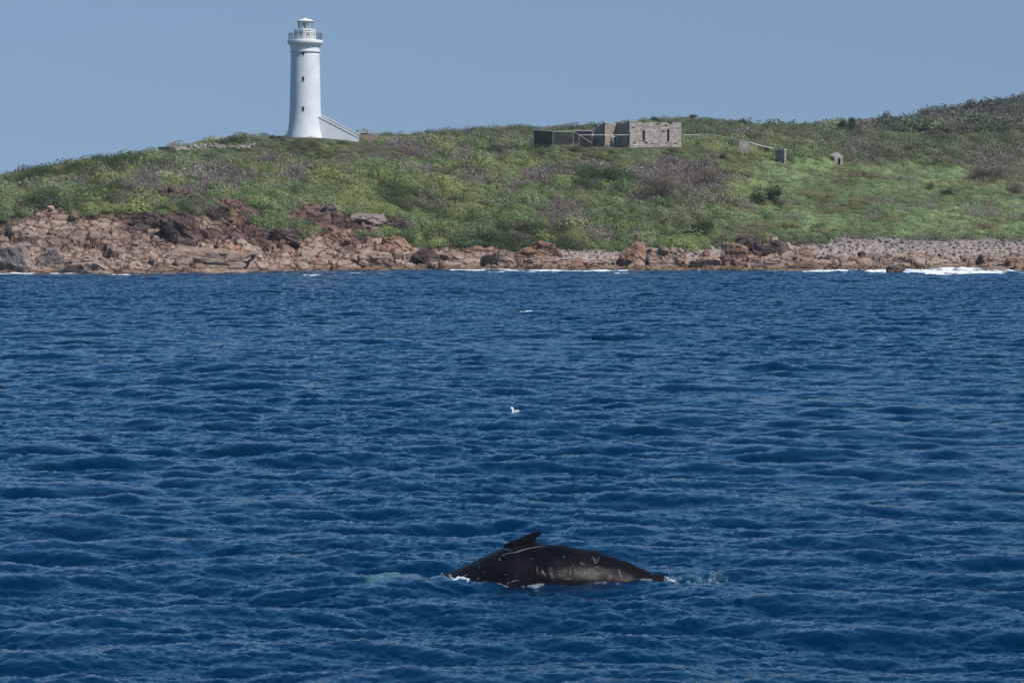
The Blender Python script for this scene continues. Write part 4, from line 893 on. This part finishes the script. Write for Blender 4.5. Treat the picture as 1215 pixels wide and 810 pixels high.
sm = tmp.modifiers.new('soften', 'SMOOTH'); sm.factor = .5; sm.iterations = 2
dg = bpy.context.evaluated_depsgraph_get(); wme = bpy.data.meshes.new_from_object(tmp.evaluated_get(dg)); bpy.data.objects.remove(tmp)
kmat, n, l, b = mat('whale skin'); co = n.new('ShaderNodeTexCoord')
t1 = n.new('ShaderNodeTexNoise'); t1.inputs['Scale'].default_value = 1.5; t1.inputs['Detail'].default_value = 7; t1.inputs['Roughness'].default_value = .65
l.new(co.outputs['Object'], t1.inputs['Vector'])
b.inputs['IOR'].default_value = 1.35
cr = n.new('ShaderNodeValToRGB'); e = cr.color_ramp.elements; e[0].position = .42; e[0].color = (.004, .0045, .007, 1); e[1].position = .74; e[1].color = (.013, .0125, .016, 1); l.new(t1.outputs[0], cr.inputs[0])
# pale nicks and barnacle scars
v1 = n.new('ShaderNodeTexVoronoi'); v1.inputs['Scale'].default_value = 3.4; mpv = n.new('ShaderNodeMapping'); mpv.inputs['Scale'].default_value = (.8, 1, 1.25); mpv.inputs['Rotation'].default_value = (0, .5, 0)
l.new(co.outputs['Object'], mpv.inputs[0]); l.new(mpv.outputs[0], v1.inputs['Vector'])
t2 = n.new('ShaderNodeTexNoise'); t2.inputs['Scale'].default_value = 26; t2.inputs['Detail'].default_value = 3; l.new(co.outputs['Object'], t2.inputs['Vector'])
sp1 = n.new('ShaderNodeMapRange'); sp1.inputs['From Min'].default_value = .085; sp1.inputs['From Max'].default_value = .05; l.new(v1.outputs['Distance'], sp1.inputs[0])
sp2 = n.new('ShaderNodeMapRange'); sp2.inputs['From Min'].default_value = .48; sp2.inputs['From Max'].default_value = .60; l.new(t2.outputs[0], sp2.inputs[0])
mu = n.new('ShaderNodeMath'); mu.operation = 'MULTIPLY'; l.new(sp1.outputs[0], mu.inputs[0]); l.new(sp2.outputs[0], mu.inputs[1])
mxc = n.new('ShaderNodeMix'); mxc.data_type = 'RGBA'; mxc.inputs[7].default_value = (.30, .29, .30, 1); l.new(mu.outputs[0], mxc.inputs[0]); l.new(cr.outputs[0], mxc.inputs[6]); l.new(mxc.outputs[2], b.inputs['Base Color'])
b.inputs['Roughness'].default_value = .42; b.inputs['Specular IOR Level'].default_value = .015; b.inputs['Coat Weight'].default_value = .13; b.inputs['Coat Roughness'].default_value = .05; b.inputs['Coat IOR'].default_value = 1.33
t3 = n.new('ShaderNodeTexNoise'); t3.inputs['Scale'].default_value = 9; t3.inputs['Detail'].default_value = 6; l.new(co.outputs['Object'], t3.inputs['Vector'])
bp = n.new('ShaderNodeBump'); bp.inputs['Strength'].default_value = .48; bp.inputs['Distance'].default_value = .05; l.new(t3.outputs[0], bp.inputs['Height']); l.new(bp.outputs[0], b.inputs['Normal']); l.new(bp.outputs[0], b.inputs['Coat Normal'])
wme.materials.clear(); wme.materials.append(kmat)
wh = link(bpy.data.objects.new('whale', wme)); wh.location = WH
tag(wh, 'black wet humpback whale arching its back out of the sea, small dorsal fin pointing right', 'whale')
# white scars lie on the skin; the long back ribbon paints the ridge highlight
from mathutils.bvhtree import BVHTree
bv = BVHTree.FromPolygons([v.co[:] for v in wme.vertices], [p.vertices[:] for p in wme.polygons])
cl = Vector((-WHX, -WHY, CAMZ))
def skin(u, v):
    d = Vector(((u-U0)/FPX, 1, (V0-v)/FPX)).normalized(); h = bv.ray_cast(cl, d); return (h[0], h[1]) if h[0] else None
M_SCAR_HIGHLIGHT = simple('pale scar and highlight', (.20, .20, .22), .45, .3, 0, .5, 25)
for (ln, r) in (([(637.5, 671.5), (637.2, 675), (637.4, 681)], .010), ([(642.5, 674), (645, 679), (647.5, 683.5)], .013), ([(703, 660), (704.5, 664), (707, 667)], .011), ([(707, 661), (706, 664), (705, 668), (709, 666), (711, 660)], .009),
                ([(734, 674), (735, 680), (739, 686)], .011), ([(696, 674), (699, 680), (701, 687)], .009), ([(549, 683.5), (552, 682.5), (555, 681)], .010), ([(566, 686.5), (569, 685.5)], .012), ([(567, 668), (568, 669)], .014), ([(568, 673), (570, 673)], .013),
                ([(573, 678.5), (575, 678.5)], .010), ([(592, 662), (593.5, 665)], .012), ([(595.5, 659), (599, 657.5), (603, 656), (611, 655.5), (620, 652.3), (629, 650), (637, 648.8), (648, 648.4)], .010), ([(606, 690), (611, 688.5), (616, 688)], .014), ([(598, 651), (603, 652), (608, 654)], .012),
                ([(668, 659), (671, 662)], .010), ([(688, 667), (691, 668.5), (694, 670)], .016), ([(599.5, 681), (600.5, 681.5)], .013)):
    q = [skin(*p) for p in ln]; q = [a for a in q if a]
    if len(q) < 2: continue
    # one flattened ribbon per scar or highlight, tapering at both ends
    bm = bmesh.new(); fine = []
    for a, b_ in zip(q, q[1:]): fine += [(a[0].lerp(b_[0], t), a[1].lerp(b_[1], t).normalized()) for t in (0, .25, .5, .75)]
    fine.append(q[-1]); prev = None
    for i, (p, nn_) in enumerate(fine):
        tn_ = ((fine[min(i+1, len(fine)-1)][0])-(fine[max(i-1, 0)][0])).normalized(); sd_ = nn_.cross(tn_).normalized(); wd_ = r*.6*(.2+.9*math.sin(math.pi*(i+.5)/len(fine)))*random.uniform(.6, 1.3); h_ = bv.find_nearest(p); p = h_[0]+h_[1]*.004
        cur = (bm.verts.new(p-sd_*wd_), bm.verts.new(p+nn_*.004), bm.verts.new(p+sd_*wd_), bm.verts.new(p-nn_*.02))
        if prev:
            for j in range(4): bm.faces.new((prev[j], prev[(j+1) % 4], cur[(j+1) % 4], cur[j]))
        prev = cur
    bm_obj('scar_highlight', bm, M_SCAR_HIGHLIGHT, wh)
# splash: small droplets and sheets thrown up where the back breaks the surface
wmat = simple('white water', (.75, .78, .8), .35, .5); bm = bmesh.new(); g = random.Random(9)
def drop(x, y, z, r):
    m_ = Matrix.Translation((x, y, z)) @ Matrix.Diagonal((r*g.uniform(.6, 1.6), r*g.uniform(.6, 1.2), r*g.uniform(.5, 1.4), 1)); bmesh.ops.create_icosphere(bm, subdivisions=1, radius=1, matrix=m_)
for (u, y, z, ru_, rz_, k) in ((527, -.35, .08, 9, .09, 60), (535, -.6, .10, 7, .10, 40), (545, -.75, .06, 9, .06, 40), (562, -.9, .03, 10, .03, 25), (791, -.1, .06, 5, .08, 40)):
    for i in range(k): drop((u+g.gauss(0, .5)*ru_-655)*WS, y+g.gauss(0, .12), max(-.02, z+g.gauss(0, .6)*rz_), g.uniform(.004, .013))
o = bm_obj('splash', bm, wmat, None, True); o.location = WH; tag(o, 'white froth and droplets where the whale breaks the surface', 'splash', kind='stuff')

# ------------------------------------------------------------------ gull on the water
GD = CAMZ*FPX/(492-V0); gs = GD/FPX; gx = (612.5-U0)*gs
gu = tag(empty('seagull', (gx, GD, .06), R(8)), 'white gull floating on the open sea, facing left', 'gull')
def ell(bm, c, r, sub=3, taper=None):
    q = bmesh.ops.create_icosphere(bm, subdivisions=sub, radius=1)
    for v in q['verts']:
        x, y, z = v.co
        if taper: k = 1-taper*max(0, x); y *= k; z = z*k+.35*taper*max(0, x)**2
        v.co = Vector((c[0]+x*r[0], c[1]+y*r[1], c[2]+z*r[2]))
bm = bmesh.new(); ell(bm, (0, 0, .02), (.19, .09, .085), 3, .75); ell(bm, (-.14, 0, .12), (.05, .045, .075)); ell(bm, (-.165, 0, .175), (.058, .048, .05))
me = bpy.data.meshes.new('body'); bm.to_mesh(me); bm.free(); tm = bpy.data.objects.new('t', me); COL.objects.link(tm); q = tm.modifiers.new('f', 'REMESH'); q.mode = 'VOXEL'; q.voxel_size = .008; q.use_smooth_shade = True
q = tm.modifiers.new('s', 'SMOOTH'); q.iterations = 3
me2 = bpy.data.meshes.new_from_object(tm.evaluated_get(bpy.context.evaluated_depsgraph_get())); bpy.data.objects.remove(tm)
me2.materials.clear(); me2.materials.append(simple('white plumage', (.82, .82, .8), .7, .2)); link(bpy.data.objects.new('body', me2), gu)
bm = bmesh.new(); tube(bm, (-.21, 0, .172), (-.265, 0, .16), .014, .003, 8); bm_obj('beak', bm, simple('orange beak', (.6, .25, .05), .5), gu)
for sg in (-1, 1):
    bm = bmesh.new(); ell(bm, (.05, sg*.065, .055), (.16, .03, .055), 3, .6); bm_obj('wing', bm, simple('grey plumage', (.5, .51, .53), .7, .2), gu, True)
bm = bmesh.new(); prism(bm, [(.13, .05), (.30, .075), (.31, .095), (.14, .085)], -.04, .04); bm_obj('tail', bm, simple('tail plumage', (.6, .6, .6), .7, .2), gu)

# ------------------------------------------------------------------ sea air
hm = bpy.data.materials.new('sea air'); hm.use_nodes = True; hn = hm.node_tree.nodes; hl = hm.node_tree.links; hn.clear()
ho = hn.new('ShaderNodeOutputMaterial'); hv = hn.new('ShaderNodeVolumePrincipled'); hv.inputs['Color'].default_value = (.80, .89, 1, 1); hv.inputs['Density'].default_value = .00006; hl.new(hv.outputs[0], ho.inputs['Volume'])
bm = bmesh.new(); box(bm, -5200, 5200, -60, 3100, -6, 75); o = bm_obj('haze', bm, hm); tag(o, 'thin pale blue sea haze over the water and headland', 'haze', kind='stuff')
